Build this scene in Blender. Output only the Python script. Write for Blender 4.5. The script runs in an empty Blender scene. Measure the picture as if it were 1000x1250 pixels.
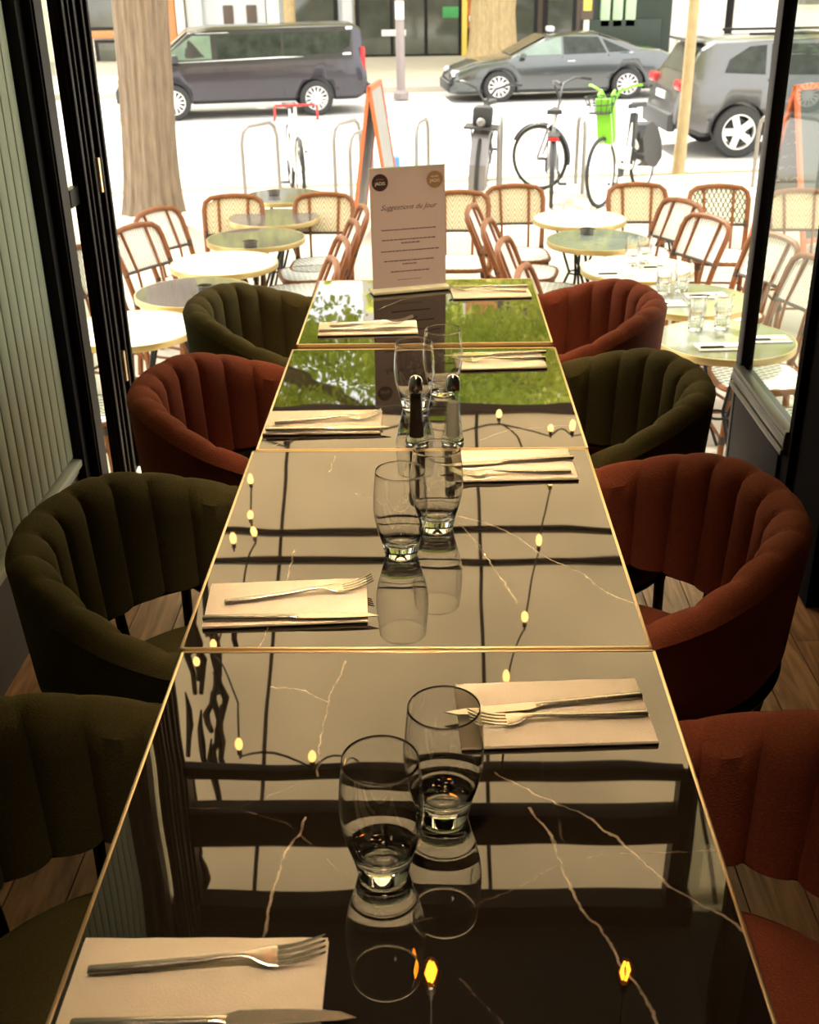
import bpy, bmesh, math, random
import numpy as np
from mathutils import Matrix, Vector

random.seed(7)
np.random.seed(7)
SC = bpy.context.scene
COL = SC.collection
PI = math.pi

# ------------------------------------------------------------------ camera
cam_data = bpy.data.cameras.new('camera')
cam = bpy.data.objects.new('camera', cam_data)
COL.objects.link(cam)
R_ = Vector((0.999576, 0.017148, -0.014551)); F_ = Vector((-0.021780, 0.899165, -0.437071))
R_ = (R_ - F_ * R_.dot(F_)).normalized(); U_ = R_.cross(F_)
cam.matrix_world = Matrix(((R_.x, U_.x, -F_.x, 0.02366), (R_.y, U_.y, -F_.y, 0.0), (R_.z, U_.z, -F_.z, 1.5991), (0, 0, 0, 1)))
cam_data.sensor_fit = 'VERTICAL'
cam_data.sensor_height = 24.0
cam_data.lens = 24.0 * 1368.93 / 1250.0
cam_data.clip_start = 0.05
cam_data.clip_end = 500
cam_data.dof.use_dof = True
cam_data.dof.focus_distance = 1.75
cam_data.dof.aperture_fstop = 7.0
SC.camera = cam

# ------------------------------------------------------------------ sky, sun, exposure
SC.view_settings.view_transform = 'Standard'
SC.view_settings.look = 'None'
SC.view_settings.gamma = 1.0
SC.view_settings.use_curve_mapping = False
SC.view_settings.exposure = 0.0
world = bpy.data.worlds.new('sky')
SC.world = world
world.use_nodes = True
bg = world.node_tree.nodes['Background']
bg.inputs[0].default_value = (1.0, 0.985, 0.94, 1)
bg.inputs[1].default_value = 4.2
sun_d = bpy.data.lights.new('sun', 'SUN')
sun = bpy.data.objects.new('sun', sun_d)
COL.objects.link(sun)
sun.rotation_euler = Vector((-0.35, 0.50, 0.79)).to_track_quat('Z', 'Y').to_euler()
sun_d.energy = 10.0
sun_d.angle = math.radians(1.5)
sun_d.color = (1.0, 0.95, 0.86)
SC.cycles.max_bounces = 12
SC.cycles.transmission_bounces = 12
SC.cycles.transparent_max_bounces = 16
SC.cycles.glossy_bounces = 6
SC.cycles.diffuse_bounces = 4
SC.cycles.sample_clamp_indirect = 6.0
SC.cycles.caustics_refractive = True
SC.cycles.caustics_reflective = False
SC.cycles.blur_glossy = 0.5

# ------------------------------------------------------------------ materials
def nodes_of(name):
    m = bpy.data.materials.new(name)
    m.use_nodes = True
    nt = m.node_tree
    return m, nt, nt.nodes['Principled BSDF']

def mat(name, c, rough=0.5, metal=0.0, var=0.12, scale=8.0, bump=0.0, bscale=60.0, stretch=(1, 1, 1), spec=0.5, coat=0.0, emis=None, estr=0.0):
    m, nt, b = nodes_of(name)
    b.inputs['Roughness'].default_value = rough
    b.inputs['Metallic'].default_value = metal
    b.inputs['Specular IOR Level'].default_value = spec
    b.inputs['Coat Weight'].default_value = coat
    tc = nt.nodes.new('ShaderNodeTexCoord')
    mp = nt.nodes.new('ShaderNodeMapping')
    mp.inputs['Scale'].default_value = stretch
    nt.links.new(tc.outputs['Object'], mp.inputs[0])
    n = nt.nodes.new('ShaderNodeTexNoise')
    n.inputs['Scale'].default_value = scale
    n.inputs['Detail'].default_value = 4
    nt.links.new(mp.outputs[0], n.inputs['Vector'])
    r = nt.nodes.new('ShaderNodeMix')
    r.data_type = 'RGBA'
    r.inputs[6].default_value = (c[0] * (1 - var), c[1] * (1 - var), c[2] * (1 - var), 1)
    r.inputs[7].default_value = (min(1, c[0] * (1 + var)), min(1, c[1] * (1 + var)), min(1, c[2] * (1 + var)), 1)
    nt.links.new(n.outputs[0], r.inputs[0])
    nt.links.new(r.outputs[2], b.inputs['Base Color'])
    if bump:
        n2 = nt.nodes.new('ShaderNodeTexNoise')
        n2.inputs['Scale'].default_value = bscale
        nt.links.new(mp.outputs[0], n2.inputs['Vector'])
        bp = nt.nodes.new('ShaderNodeBump')
        bp.inputs['Strength'].default_value = bump
        bp.inputs['Distance'].default_value = 0.01
        nt.links.new(n2.outputs[0], bp.inputs['Height'])
        nt.links.new(bp.outputs[0], b.inputs['Normal'])
    if emis:
        b.inputs['Emission Color'].default_value = (*emis, 1)
        b.inputs['Emission Strength'].default_value = estr
    return m

def glass(name, c=(1, 1, 1), rough=0.0, ior=1.5):
    m, nt, b = nodes_of(name)
    b.inputs['Base Color'].default_value = (*c, 1)
    b.inputs['Roughness'].default_value = rough
    b.inputs['IOR'].default_value = ior
    b.inputs['Transmission Weight'].default_value = 1.0
    return m

def thin_glass(name, tint=(0.84, 0.88, 0.84)):
    """window pane: see-through with a mirror part that grows at grazing angles"""
    m = bpy.data.materials.new(name)
    m.use_nodes = True
    nt = m.node_tree
    nt.nodes.clear()
    o = nt.nodes.new('ShaderNodeOutputMaterial')
    t = nt.nodes.new('ShaderNodeBsdfTransparent')
    t.inputs[0].default_value = (*tint, 1)
    g = nt.nodes.new('ShaderNodeBsdfGlossy')
    g.inputs['Roughness'].default_value = 0.01
    f = nt.nodes.new('ShaderNodeFresnel')
    f.inputs[0].default_value = 1.33
    mx = nt.nodes.new('ShaderNodeMixShader')
    ge = nt.nodes.new('ShaderNodeNewGeometry')
    inv = nt.nodes.new('ShaderNodeMath'); inv.operation = 'SUBTRACT'; inv.inputs[0].default_value = 1.0
    nt.links.new(ge.outputs['Backfacing'], inv.inputs[1])
    fm = nt.nodes.new('ShaderNodeMath'); fm.operation = 'MULTIPLY'
    nt.links.new(f.outputs[0], fm.inputs[0]); nt.links.new(inv.outputs[0], fm.inputs[1])
    nt.links.new(fm.outputs[0], mx.inputs[0])
    nt.links.new(t.outputs[0], mx.inputs[1])
    nt.links.new(g.outputs[0], mx.inputs[2])
    nt.links.new(mx.outputs[0], o.inputs[0])
    return m

def translucent(name, c, t=0.5, var=0.2, scale=3.0):
    m = bpy.data.materials.new(name)
    m.use_nodes = True
    nt = m.node_tree
    nt.nodes.clear()
    o = nt.nodes.new('ShaderNodeOutputMaterial')
    tc = nt.nodes.new('ShaderNodeTexCoord')
    n = nt.nodes.new('ShaderNodeTexNoise')
    n.inputs['Scale'].default_value = scale
    nt.links.new(tc.outputs['Object'], n.inputs['Vector'])
    r = nt.nodes.new('ShaderNodeMix')
    r.data_type = 'RGBA'
    r.inputs[6].default_value = (*[x * (1 - var) for x in c], 1)
    r.inputs[7].default_value = (*[min(1, x * (1 + var)) for x in c], 1)
    nt.links.new(n.outputs[0], r.inputs[0])
    d = nt.nodes.new('ShaderNodeBsdfDiffuse')
    tr = nt.nodes.new('ShaderNodeBsdfTranslucent')
    nt.links.new(r.outputs[2], d.inputs[0])
    nt.links.new(r.outputs[2], tr.inputs[0])
    mx = nt.nodes.new('ShaderNodeMixShader')
    mx.inputs[0].default_value = t
    nt.links.new(d.outputs[0], mx.inputs[1])
    nt.links.new(tr.outputs[0], mx.inputs[2])
    nt.links.new(mx.outputs[0], o.inputs[0])
    return m

def weave(name, c1, c2, kind='chevron', k=45.0):
    """woven cane: object coordinates y (across) and z / x (along)"""
    m, nt, b = nodes_of(name)
    b.inputs['Roughness'].default_value = 0.55
    tc = nt.nodes.new('ShaderNodeTexCoord')
    sp = nt.nodes.new('ShaderNodeSeparateXYZ')
    nt.links.new(tc.outputs['Object'], sp.inputs[0])
    def M(op, a, b_=None, v=None):
        x = nt.nodes.new('ShaderNodeMath'); x.operation = op
        nt.links.new(a, x.inputs[0])
        if b_ is not None: nt.links.new(b_, x.inputs[1])
        if v is not None: x.inputs[1].default_value = v
        return x.outputs[0]
    Y = sp.outputs['Y']
    H = M('ADD', sp.outputs['Z'], sp.outputs['X'])
    if kind == 'chevron':
        a = M('PINGPONG', Y, v=0.045)
        s = M('ADD', a, H)
        s = M('MULTIPLY', s, v=k * 2 * PI)
        s = M('SINE', s)
        f = M('GREATER_THAN', s, v=0.35)
    elif kind == 'lattice':
        p = M('SINE', M('MULTIPLY', M('ADD', Y, H), v=2 * PI * 16))
        q = M('SINE', M('MULTIPLY', M('SUBTRACT', Y, H), v=2 * PI * 16))
        f = M('LESS_THAN', M('MINIMUM', M('ABSOLUTE', p), M('ABSOLUTE', q)), v=0.42)
    elif kind == 'stripe':
        s = M('SINE', M('MULTIPLY', Y, v=2 * PI * k))
        f = M('GREATER_THAN', s, v=0.3)
    else:
        p = M('SINE', M('MULTIPLY', Y, v=2 * PI * k))
        q = M('SINE', M('MULTIPLY', sp.outputs['X'], v=2 * PI * k * 0.6))
        f = M('GREATER_THAN', M('MULTIPLY', p, q), v=0.15)
    r = nt.nodes.new('ShaderNodeMix')
    r.data_type = 'RGBA'
    r.inputs[6].default_value = (*c1, 1)
    r.inputs[7].default_value = (*c2, 1)
    nt.links.new(f, r.inputs[0])
    nt.links.new(r.outputs[2], b.inputs['Base Color'])
    return m

def fabric(name, c):
    m, nt, b = nodes_of(name)
    b.inputs['Roughness'].default_value = 0.9
    b.inputs['Specular IOR Level'].default_value = 0.15
    b.inputs['Sheen Weight'].default_value = 0.25
    b.inputs['Sheen Roughness'].default_value = 0.4
    b.inputs['Sheen Tint'].default_value = (c[0] * 2 + .1, c[1] * 2 + .1, c[2] * 2 + .1, 1)
    tc = nt.nodes.new('ShaderNodeTexCoord')
    n = nt.nodes.new('ShaderNodeTexNoise')
    n.inputs['Scale'].default_value = 260
    n.inputs['Detail'].default_value = 2
    nt.links.new(tc.outputs['Object'], n.inputs['Vector'])
    w = nt.nodes.new('ShaderNodeTexVoronoi')
    w.inputs['Scale'].default_value = 420
    nt.links.new(tc.outputs['Object'], w.inputs['Vector'])
    ad = nt.nodes.new('ShaderNodeMath'); ad.operation = 'ADD'
    nt.links.new(n.outputs[0], ad.inputs[0]); nt.links.new(w.outputs[0], ad.inputs[1])
    r = nt.nodes.new('ShaderNodeMix')
    r.data_type = 'RGBA'
    r.inputs[6].default_value = (*[x * 0.55 for x in c], 1)
    r.inputs[7].default_value = (*[min(1, x * 1.35) for x in c], 1)
    mu = nt.nodes.new('ShaderNodeMath'); mu.operation = 'MULTIPLY'; mu.inputs[1].default_value = 0.5
    nt.links.new(ad.outputs[0], mu.inputs[0])
    nt.links.new(mu.outputs[0], r.inputs[0])
    nt.links.new(r.outputs[2], b.inputs['Base Color'])
    bp = nt.nodes.new('ShaderNodeBump')
    bp.inputs['Strength'].default_value = 0.5
    bp.inputs['Distance'].default_value = 0.001
    nt.links.new(ad.outputs[0], bp.inputs['Height'])
    nt.links.new(bp.outputs[0], b.inputs['Normal'])
    return m

def wood(name, c, k=1.0, axis=1):
    m, nt, b = nodes_of(name)
    b.inputs['Roughness'].default_value = 0.45
    tc = nt.nodes.new('ShaderNodeTexCoord')
    oi = nt.nodes.new('ShaderNodeObjectInfo')
    mp = nt.nodes.new('ShaderNodeMapping')
    s = [9 * k, 9 * k, 9 * k]; s[axis] = 1.0 * k
    mp.inputs['Scale'].default_value = s
    nt.links.new(tc.outputs['Object'], mp.inputs[0])
    ml = nt.nodes.new('ShaderNodeVectorMath'); ml.operation = 'ADD'
    nt.links.new(mp.outputs[0], ml.inputs[0])
    sc_ = nt.nodes.new('ShaderNodeMath'); sc_.operation = 'MULTIPLY'; sc_.inputs[1].default_value = 40
    nt.links.new(oi.outputs['Random'], sc_.inputs[0]); nt.links.new(sc_.outputs[0], ml.inputs[1])
    n = nt.nodes.new('ShaderNodeTexNoise')
    n.inputs['Scale'].default_value = 3.0
    n.inputs['Detail'].default_value = 8
    n.inputs['Distortion'].default_value = 1.6
    nt.links.new(ml.outputs[0], n.inputs['Vector'])
    rp = nt.nodes.new('ShaderNodeValToRGB')
    rp.color_ramp.elements[0].position = 0.32
    rp.color_ramp.elements[0].color = (c[0] * .35, c[1] * .3, c[2] * .25, 1)
    rp.color_ramp.elements[1].position = 0.66
    rp.color_ramp.elements[1].color = (*c, 1)
    nt.links.new(n.outputs[0], rp.inputs[0])
    nt.links.new(rp.outputs[0], b.inputs['Base Color'])
    return m

def marble(name, white, grey):
    """polished black marble; the veins are distance-to-polyline bands in table-top coordinates"""
    m, nt, b = nodes_of(name)
    b.inputs['Roughness'].default_value = 0.015
    b.inputs['IOR'].default_value = 1.6
    b.inputs['Specular IOR Level'].default_value = 1.0
    N = nt.nodes
    L = nt.links
    geo = N.new('ShaderNodeNewGeometry')
    no = N.new('ShaderNodeTexNoise'); no.inputs['Scale'].default_value = 45; no.inputs['Detail'].default_value = 3
    L.new(geo.outputs['Position'], no.inputs['Vector'])
    sub = N.new('ShaderNodeVectorMath'); sub.operation = 'SUBTRACT'; sub.inputs[1].default_value = (.5, .5, .5)
    L.new(no.outputs['Color'], sub.inputs[0])
    scl = N.new('ShaderNodeVectorMath'); scl.operation = 'SCALE'; scl.inputs['Scale'].default_value = 0.012
    L.new(sub.outputs[0], scl.inputs[0])
    add = N.new('ShaderNodeVectorMath'); add.operation = 'ADD'
    L.new(geo.outputs['Position'], add.inputs[0]); L.new(scl.outputs[0], add.inputs[1])
    fl = N.new('ShaderNodeVectorMath'); fl.operation = 'MULTIPLY'; fl.inputs[1].default_value = (1, 1, 0)
    L.new(add.outputs[0], fl.inputs[0])
    P = fl.outputs[0]
    def dist(lines):
        last = None
        for ln in lines:
            for (ax, ay), (bx, by) in zip(ln[:-1], ln[1:]):
                ba = Vector((bx - ax, by - ay, 0)); l2 = ba.length_squared
                s = N.new('ShaderNodeVectorMath'); s.operation = 'SUBTRACT'; s.inputs[1].default_value = (ax, ay, 0); L.new(P, s.inputs[0])
                d = N.new('ShaderNodeVectorMath'); d.operation = 'DOT_PRODUCT'; d.inputs[1].default_value = ba / l2; L.new(s.outputs[0], d.inputs[0])
                c = N.new('ShaderNodeClamp'); L.new(d.outputs['Value'], c.inputs[0])
                k = N.new('ShaderNodeVectorMath'); k.operation = 'SCALE'; k.inputs[0].default_value = ba; L.new(c.outputs[0], k.inputs['Scale'])
                e = N.new('ShaderNodeVectorMath'); e.operation = 'DISTANCE'; L.new(s.outputs[0], e.inputs[0]); L.new(k.outputs[0], e.inputs[1])
                if last is None: last = e.outputs['Value']
                else:
                    mn = N.new('ShaderNodeMath'); mn.operation = 'MINIMUM'; L.new(last, mn.inputs[0]); L.new(e.outputs['Value'], mn.inputs[1]); last = mn.outputs[0]
        return last
    def band(v, w):
        r = N.new('ShaderNodeMapRange'); r.inputs[1].default_value = w * .3; r.inputs[2].default_value = w; r.inputs[3].default_value = 1; r.inputs[4].default_value = 0
        L.new(v, r.inputs[0]); return r.outputs[0]
    base = N.new('ShaderNodeMix'); base.data_type = 'RGBA'
    base.inputs[6].default_value = (.010, .008, .006, 1); base.inputs[7].default_value = (.018, .014, .010, 1)
    n3 = N.new('ShaderNodeTexNoise'); n3.inputs['Scale'].default_value = 6; L.new(geo.outputs['Position'], n3.inputs['Vector']); L.new(n3.outputs[0], base.inputs[0])
    col = base.outputs[2]
    n4 = N.new('ShaderNodeTexNoise'); n4.inputs['Scale'].default_value = 28; L.new(geo.outputs['Position'], n4.inputs['Vector'])
    mr = N.new('ShaderNodeMapRange'); mr.inputs[1].default_value = .35; mr.inputs[2].default_value = .6; mr.inputs[3].default_value = .25; mr.inputs[4].default_value = 1; L.new(n4.outputs[0], mr.inputs[0])
    for lines, w, c in ((grey, .0022, (.075, .055, .04)), (white, .0020, (.42, .34, .24))):
        if not lines: continue
        f = band(dist(lines), w)
        ml = N.new('ShaderNodeMath'); ml.operation = 'MULTIPLY'; L.new(f, ml.inputs[0]); L.new(mr.outputs[0], ml.inputs[1])
        x = N.new('ShaderNodeMix'); x.data_type = 'RGBA'; L.new(ml.outputs[0], x.inputs[0]); L.new(col, x.inputs[6]); x.inputs[7].default_value = (*c, 1)
        col = x.outputs[2]
    L.new(col, b.inputs['Base Color'])
    nb = N.new('ShaderNodeTexNoise'); nb.inputs['Scale'].default_value = 9; nb.inputs['Detail'].default_value = 0
    L.new(geo.outputs['Position'], nb.inputs['Vector'])
    bp = N.new('ShaderNodeBump'); bp.inputs['Strength'].default_value = .35; bp.inputs['Distance'].default_value = .0006
    L.new(nb.outputs[0], bp.inputs['Height']); L.new(bp.outputs[0], b.inputs['Normal'])
    return m

V1 = [[(0.093, 1.047), (0.139, 1.009), (0.187, 0.976), (0.215, 0.942), (0.241, 0.905), (0.261, 0.868), (0.295, 0.839), (0.319, 0.818), (0.325, 0.799)], [(0.128, 0.987), (0.151, 0.942), (0.152, 0.908), (0.161, 0.865), (0.176, 0.826), (0.191, 0.801), (0.195, 0.771), (0.21, 0.739), (0.22, 0.704)], [(-0.121, 0.971), (-0.125, 0.945), (-0.139, 0.911), (-0.143, 0.851), (-0.145, 0.804), (-0.152, 0.786)], [(-0.191, 1.224), (-0.146, 1.214), (-0.114, 1.187)], [(-0.099, 1.283), (-0.114, 1.187), (-0.117, 1.101), (-0.115, 1.043)]]
G1 = [[(0.148, 1.086), (0.149, 1.053), (0.157, 1.001), (0.16, 0.942), (0.164, 0.908), (0.114, 0.87), (0.066, 0.843), (-0.015, 0.811), (-0.069, 0.882), (-0.11, 0.926), (-0.142, 0.963), (-0.198, 0.986), (-0.264, 0.987)], [(0.164, 0.908), (0.222, 0.915), (0.326, 0.92)], [(-0.198, 0.986), (-0.136, 1.028)], [(0.044, 0.75), (0.056, 0.735), (0.081, 0.703)], [(0.148, 1.086), (0.051, 1.056)]]
V2 = [[(0.066, 1.73), (0.121, 1.697), (0.166, 1.643), (0.192, 1.591), (0.25, 1.531), (0.286, 1.462), (0.319, 1.435)], [(0.066, 1.707), (0.093, 1.632), (0.129, 1.503), (0.147, 1.437)], [(-0.166, 1.999), (-0.171, 1.921)], [(-0.203, 1.609), (-0.204, 1.509), (-0.219, 1.321)], [(-0.117, 1.825), (-0.09, 1.804)]]
V3 = [[(-0.299, 2.047), (-0.255, 2.089), (-0.193, 2.137), (-0.127, 2.163)], [(0.116, 2.073), (0.175, 2.125), (0.276, 2.146), (0.31, 2.149)]]
V4 = [[(-0.126, 3.025), (-0.066, 3.124), (0.064, 3.236)], [(-0.254, 2.872), (-0.216, 2.948)]]

K = {}
K['black'] = mat('black_paint', (.012, .010, .010), .4, var=.2, spec=.12)
K['blackm'] = mat('black_metal', (.015, .014, .014), .4, .6)
K['matteb'] = mat('matte_black', (.009, .008, .008), .9, var=.2, spec=.02)
K['brass'] = mat('brass', (.80, .62, .40), .30, 1.0, var=.08)
K['brassp'] = mat('brass_rim', (.58, .45, .20), .35, .7, var=.1)
K['steel'] = mat('cutlery_steel', (.66, .62, .56), .26, 1.0, var=.05)
K['chrome'] = mat('chrome', (.75, .75, .75), .12, 1.0, var=.03)
K['alu'] = mat('alloy', (.75, .74, .74), .35, .6, var=.05)
K['green_fab'] = fabric('olive_fabric', (.085, .073, .026))
K['rust_fab'] = fabric('rust_fabric', (.235, .060, .030))
K['wall_green'] = mat('sage_paint', (.30, .36, .26), .55, var=.08, scale=3)
K['groove'] = mat('groove_brown', (.05, .03, .025), .8)
K['dado'] = mat('dado_paint', (.075, .07, .065), .5)
K['rail'] = mat('rail_paint', (.42, .47, .40), .4)
K['glass'] = glass('clear_glass')
K['glass_pane'] = thin_glass('pane_glass')
K['acrylic'] = glass('acrylic', (.97, 1, .95), 0, 1.49)
K['napkin'] = mat('napkin_paper', (.88, .78, .62), .9, var=.05, scale=30, bump=.15, bscale=400)
K['paper'] = translucent('menu_paper', (.62, .50, .48), .16, .02, 5)
K['ink'] = mat('ink_brown', (.06, .025, .02), .7)
K['inkd'] = mat('ink_dark', (.035, .01, .012), .6)
K['gold'] = mat('print_gold', (.30, .18, .08), .6)
K['printw'] = mat('print_pale', (.75, .68, .6), .6)
K['floor'] = wood('floor_wood', (.55, .30, .15))
K['ceil'] = mat('ceiling_paint', (.010, .008, .007), .7)
K['inwall'] = mat('inner_wall', (.05, .035, .03), .6)
K['canvas'] = translucent('awning_canvas', (.86, .74, .55), .64, .14, 2.0)
K['seam'] = mat('awning_seam', (.10, .07, .06), .8)
K['bulb'] = mat('bulb_glow', (1, .6, .2), .3, emis=(1.0, .50, .14), estr=15)
K['fil'] = mat('filament', (1, .6, .2), .3, emis=(1.0, .42, .06), estr=60)
K['bulbglass'] = thin_glass('bulb_glass', (1, .75, .42))
K['cord'] = mat('cord', (.012, .01, .008), .6)
K['rattan'] = mat('rattan', (.20, .068, .018), .45, var=.35, spec=.3, scale=20, stretch=(1, 1, .3))
K['band'] = mat('rattan_binding', (.05, .03, .02), .6)
K['cane'] = weave('cane_chevron', (.66, .56, .36), (.34, .26, .13), 'chevron', 55)
K['cane2'] = weave('cane_lattice', (.88, .83, .62), (.06, .07, .04), 'lattice')
K['cane3'] = weave('cane_seat', (.86, .86, .78), (.25, .30, .24), 'check', 26)
K['cane4'] = weave('cane_stripe', (.80, .76, .66), (.30, .27, .23), 'stripe', 55)
K['ttop'] = mat('terrace_marble_white', (.74, .72, .62), .10, var=.12, scale=5, spec=.7)
K['ttopg'] = mat('terrace_marble_green', (.17, .195, .155), .05, var=.15, scale=4, spec=.8)
K['ttopd'] = mat('terrace_marble_grey', (.12, .115, .115), .05, var=.15, scale=4, spec=.8)
K['pave'] = mat('pavement', (.50, .45, .36), .9, var=.10, scale=2, bump=.3, bscale=40)
K['curb'] = mat('kerb_granite', (.26, .21, .14), .85, var=.2, scale=20)
K['road'] = mat('road', (.52, .50, .48), .9, var=.06, scale=1.5, bump=.2, bscale=50)
K['bark'] = mat('bark', (.20, .150, .105), .95, var=.5, scale=12, bump=1.0, bscale=14, stretch=(2.2, 2.2, .35))
K['bark2'] = mat('bark_pale', (.40, .30, .16), .95, var=.35, scale=14, bump=.8, bscale=30, stretch=(1, 1, .5))
K['leaf'] = translucent('leaf', (.66, .66, .17), .6, .35, 2.5)
K['leaf2'] = translucent('leaf_dark', (.46, .54, .10), .55, .45, 2.5)
K['vanp'] = mat('van_paint', (.050, .046, .056), .28, .75, var=.1, coat=.5)
K['sedp'] = mat('sedan_paint', (.09, .098, .10), .24, .85, var=.08, coat=.8)
K['suvp'] = mat('suv_paint', (.11, .11, .11), .30, .8, var=.05, coat=.6)
K['carglass'] = mat('car_glass', (.03, .035, .028), .10, var=.9, scale=5, spec=.2)
K['vanglass'] = mat('cab_glass', (.12, .17, .13), .05, var=.4, scale=3, spec=1.0)
K['tyre'] = mat('tyre', (.03, .03, .03), .8)
K['plast'] = mat('dark_plastic', (.03, .03, .032), .6)
K['redl'] = mat('tail_light', (.5, .02, .02), .2, var=.1)
K['headl'] = mat('head_light', (.8, .8, .8), .1)
K['orange'] = mat('orange_wood', (.62, .13, .04), .5, var=.15)
K['slate'] = mat('slate_board', (.06, .07, .07), .7)
K['chalk'] = mat('chalk', (.8, .8, .8), .9)
K['posterg'] = mat('board_pale', (.30, .29, .28), .7)
K['lime'] = mat('lime_plastic', (.22, .62, .03), .4)
K['bikew'] = mat('bike_white', (.8, .8, .78), .35)
K['biked'] = mat('bike_dark', (.04, .04, .045), .4)
K['bikeg'] = mat('bike_grey', (.22, .21, .22), .35, .5)
K['red'] = mat('red_paint', (.6, .04, .04), .4)
K['blue'] = mat('blue_print', (.1, .3, .7), .5)
K['galv'] = mat('galvanised', (.28, .26, .24), .45, .6)
K['pepper'] = mat('pepper', (.05, .025, .015), .9, var=.6, scale=300)
K['salt'] = mat('salt', (.95, .88, .84), .9, var=.05)
K['blueg'] = mat('facade_bluegrey', (.58, .60, .64), .7, var=.05)
K['cream'] = mat('facade_cream', (.80, .74, .62), .8, var=.06, scale=2)
K['whitef'] = mat('facade_white', (.85, .83, .78), .8, var=.04)
K['dbrown'] = mat('shop_brown', (.10, .07, .055), .6)
K['dgreen'] = mat('pub_green', (.02, .035, .025), .5)
K['orangef'] = mat('shop_orange', (.66, .25, .10), .7)
K['pale_green'] = mat('pale_green', (.45, .60, .42), .6)
K['shopgreen'] = mat('shop_green', (.05, .28, .08), .6)
K['interior'] = mat('shop_interior', (.20, .12, .07), .8, var=.6, scale=2)
K['shopglass'] = mat('shop_glass', (.07, .075, .06), .06, var=.7, scale=1.2, spec=.8)
K['flower'] = mat('flowers', (.6, .12, .15), .8, var=.4)
K['yellow'] = mat('yellow_paint', (.75, .55, .1), .6)
K['slab'] = mat('threshold', (.10, .085, .07), .6)

# ------------------------------------------------------------------ mesh building
class MB:
    def __init__(s):
        s.v = []; s.f = []
    def add(s, v, f, M=None):
        o = len(s.v)
        if M is not None: v = [M @ Vector(p) for p in v]
        s.v += [tuple(p) for p in v]
        s.f += [tuple(i + o for i in q) for q in f]
        return s
    def box(s, c, d, M=None):
        x, y, z = c; a, b, e = d[0] / 2, d[1] / 2, d[2] / 2
        v = [(x + i * a, y + j * b, z + k * e) for k in (-1, 1) for j in (-1, 1) for i in (-1, 1)]
        return s.add(v, [(0, 2, 3, 1), (4, 5, 7, 6), (0, 1, 5, 4), (2, 6, 7, 3), (0, 4, 6, 2), (1, 3, 7, 5)], M)
    def bbox(s, c, d, b, M=None):
        """box with chamfered vertical + horizontal edges"""
        bm = bmesh.new()
        bmesh.ops.create_cube(bm, size=1)
        bmesh.ops.scale(bm, vec=d, verts=bm.verts)
        bmesh.ops.bevel(bm, geom=bm.edges, offset=b, segments=2, affect='EDGES', profile=.5)
        bmesh.ops.translate(bm, vec=c, verts=bm.verts)
        bm.verts.index_update()
        v = [tuple(q.co) for q in bm.verts]; f = [[q.index for q in t.verts] for t in bm.faces]
        bm.free()
        return s.add(v, f, M)
    def tube(s, pts, r, n=8, closed=False, M=None, flat=1.0):
        pts = [Vector(p) for p in pts]; m = len(pts)
        rs = r if isinstance(r, (list, tuple)) else [r] * m
        v = []; f = []; prev = None
        for i, p in enumerate(pts):
            if closed: t = pts[(i + 1) % m] - pts[i - 1]
            else: t = pts[min(i + 1, m - 1)] - pts[max(i - 1, 0)]
            t.normalize()
            if prev is None:
                a = Vector((0, 0, 1)) if abs(t.z) < .9 else Vector((1, 0, 0))
                u = t.cross(a).normalized()
            else:
                u = (prev - t * prev.dot(t))
                u = u.normalized() if u.length > 1e-6 else t.orthogonal().normalized()
            prev = u; w = t.cross(u)
            for k in range(n):
                an = 2 * PI * k / n
                v.append(p + (u * math.cos(an) + w * math.sin(an) * flat) * rs[i])
        for i in range(m if closed else m - 1):
            j = (i + 1) % m
            for k in range(n):
                l = (k + 1) % n
                f.append((i * n + k, i * n + l, j * n + l, j * n + k))
        if not closed:
            f.append(tuple(range(n))[::-1]); f.append(tuple((m - 1) * n + k for k in range(n)))
        return s.add(v, f, M)
    def lathe(s, prof, n=24, M=None, closed=False):
        v = []; f = []; m = len(prof)
        for (r, z) in prof:
            for k in range(n):
                a = 2 * PI * k / n
                v.append((r * math.cos(a), r * math.sin(a), z))
        for i in range(m if closed else m - 1):
            j = (i + 1) % m
            for k in range(n):
                l = (k + 1) % n
                f.append((i * n + k, i * n + l, j * n + l, j * n + k))
        if not closed:
            if prof[0][0] > 1e-6: f.append(tuple(range(n))[::-1])
            if prof[-1][0] > 1e-6: f.append(tuple((m - 1) * n + k for k in range(n)))
        return s.add(v, f, M)
    def prism(s, poly, h0, h1, M=None):
        n = len(poly)
        v = [(x, y, h0) for x, y in poly] + [(x, y, h1) for x, y in poly]
        f = [tuple(range(n))[::-1], tuple(range(n, 2 * n))] + [(i, (i + 1) % n, n + (i + 1) % n, n + i) for i in range(n)]
        return s.add(v, f, M)
    def grid(s, rows, M=None, closeu=False):
        m = len(rows); n = len(rows[0]); v = [p for r in rows for p in r]; f = []
        for i in range(m - 1):
            for k in range(n if closeu else n - 1):
                l = (k + 1) % n
                f.append((i * n + k, i * n + l, (i + 1) * n + l, (i + 1) * n + k))
        return s.add(v, f, M)

T = Matrix.Translation
def RX(a): return Matrix.Rotation(a, 4, 'X')
def RY(a): return Matrix.Rotation(a, 4, 'Y')
def RZ(a): return Matrix.Rotation(a, 4, 'Z')

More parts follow.
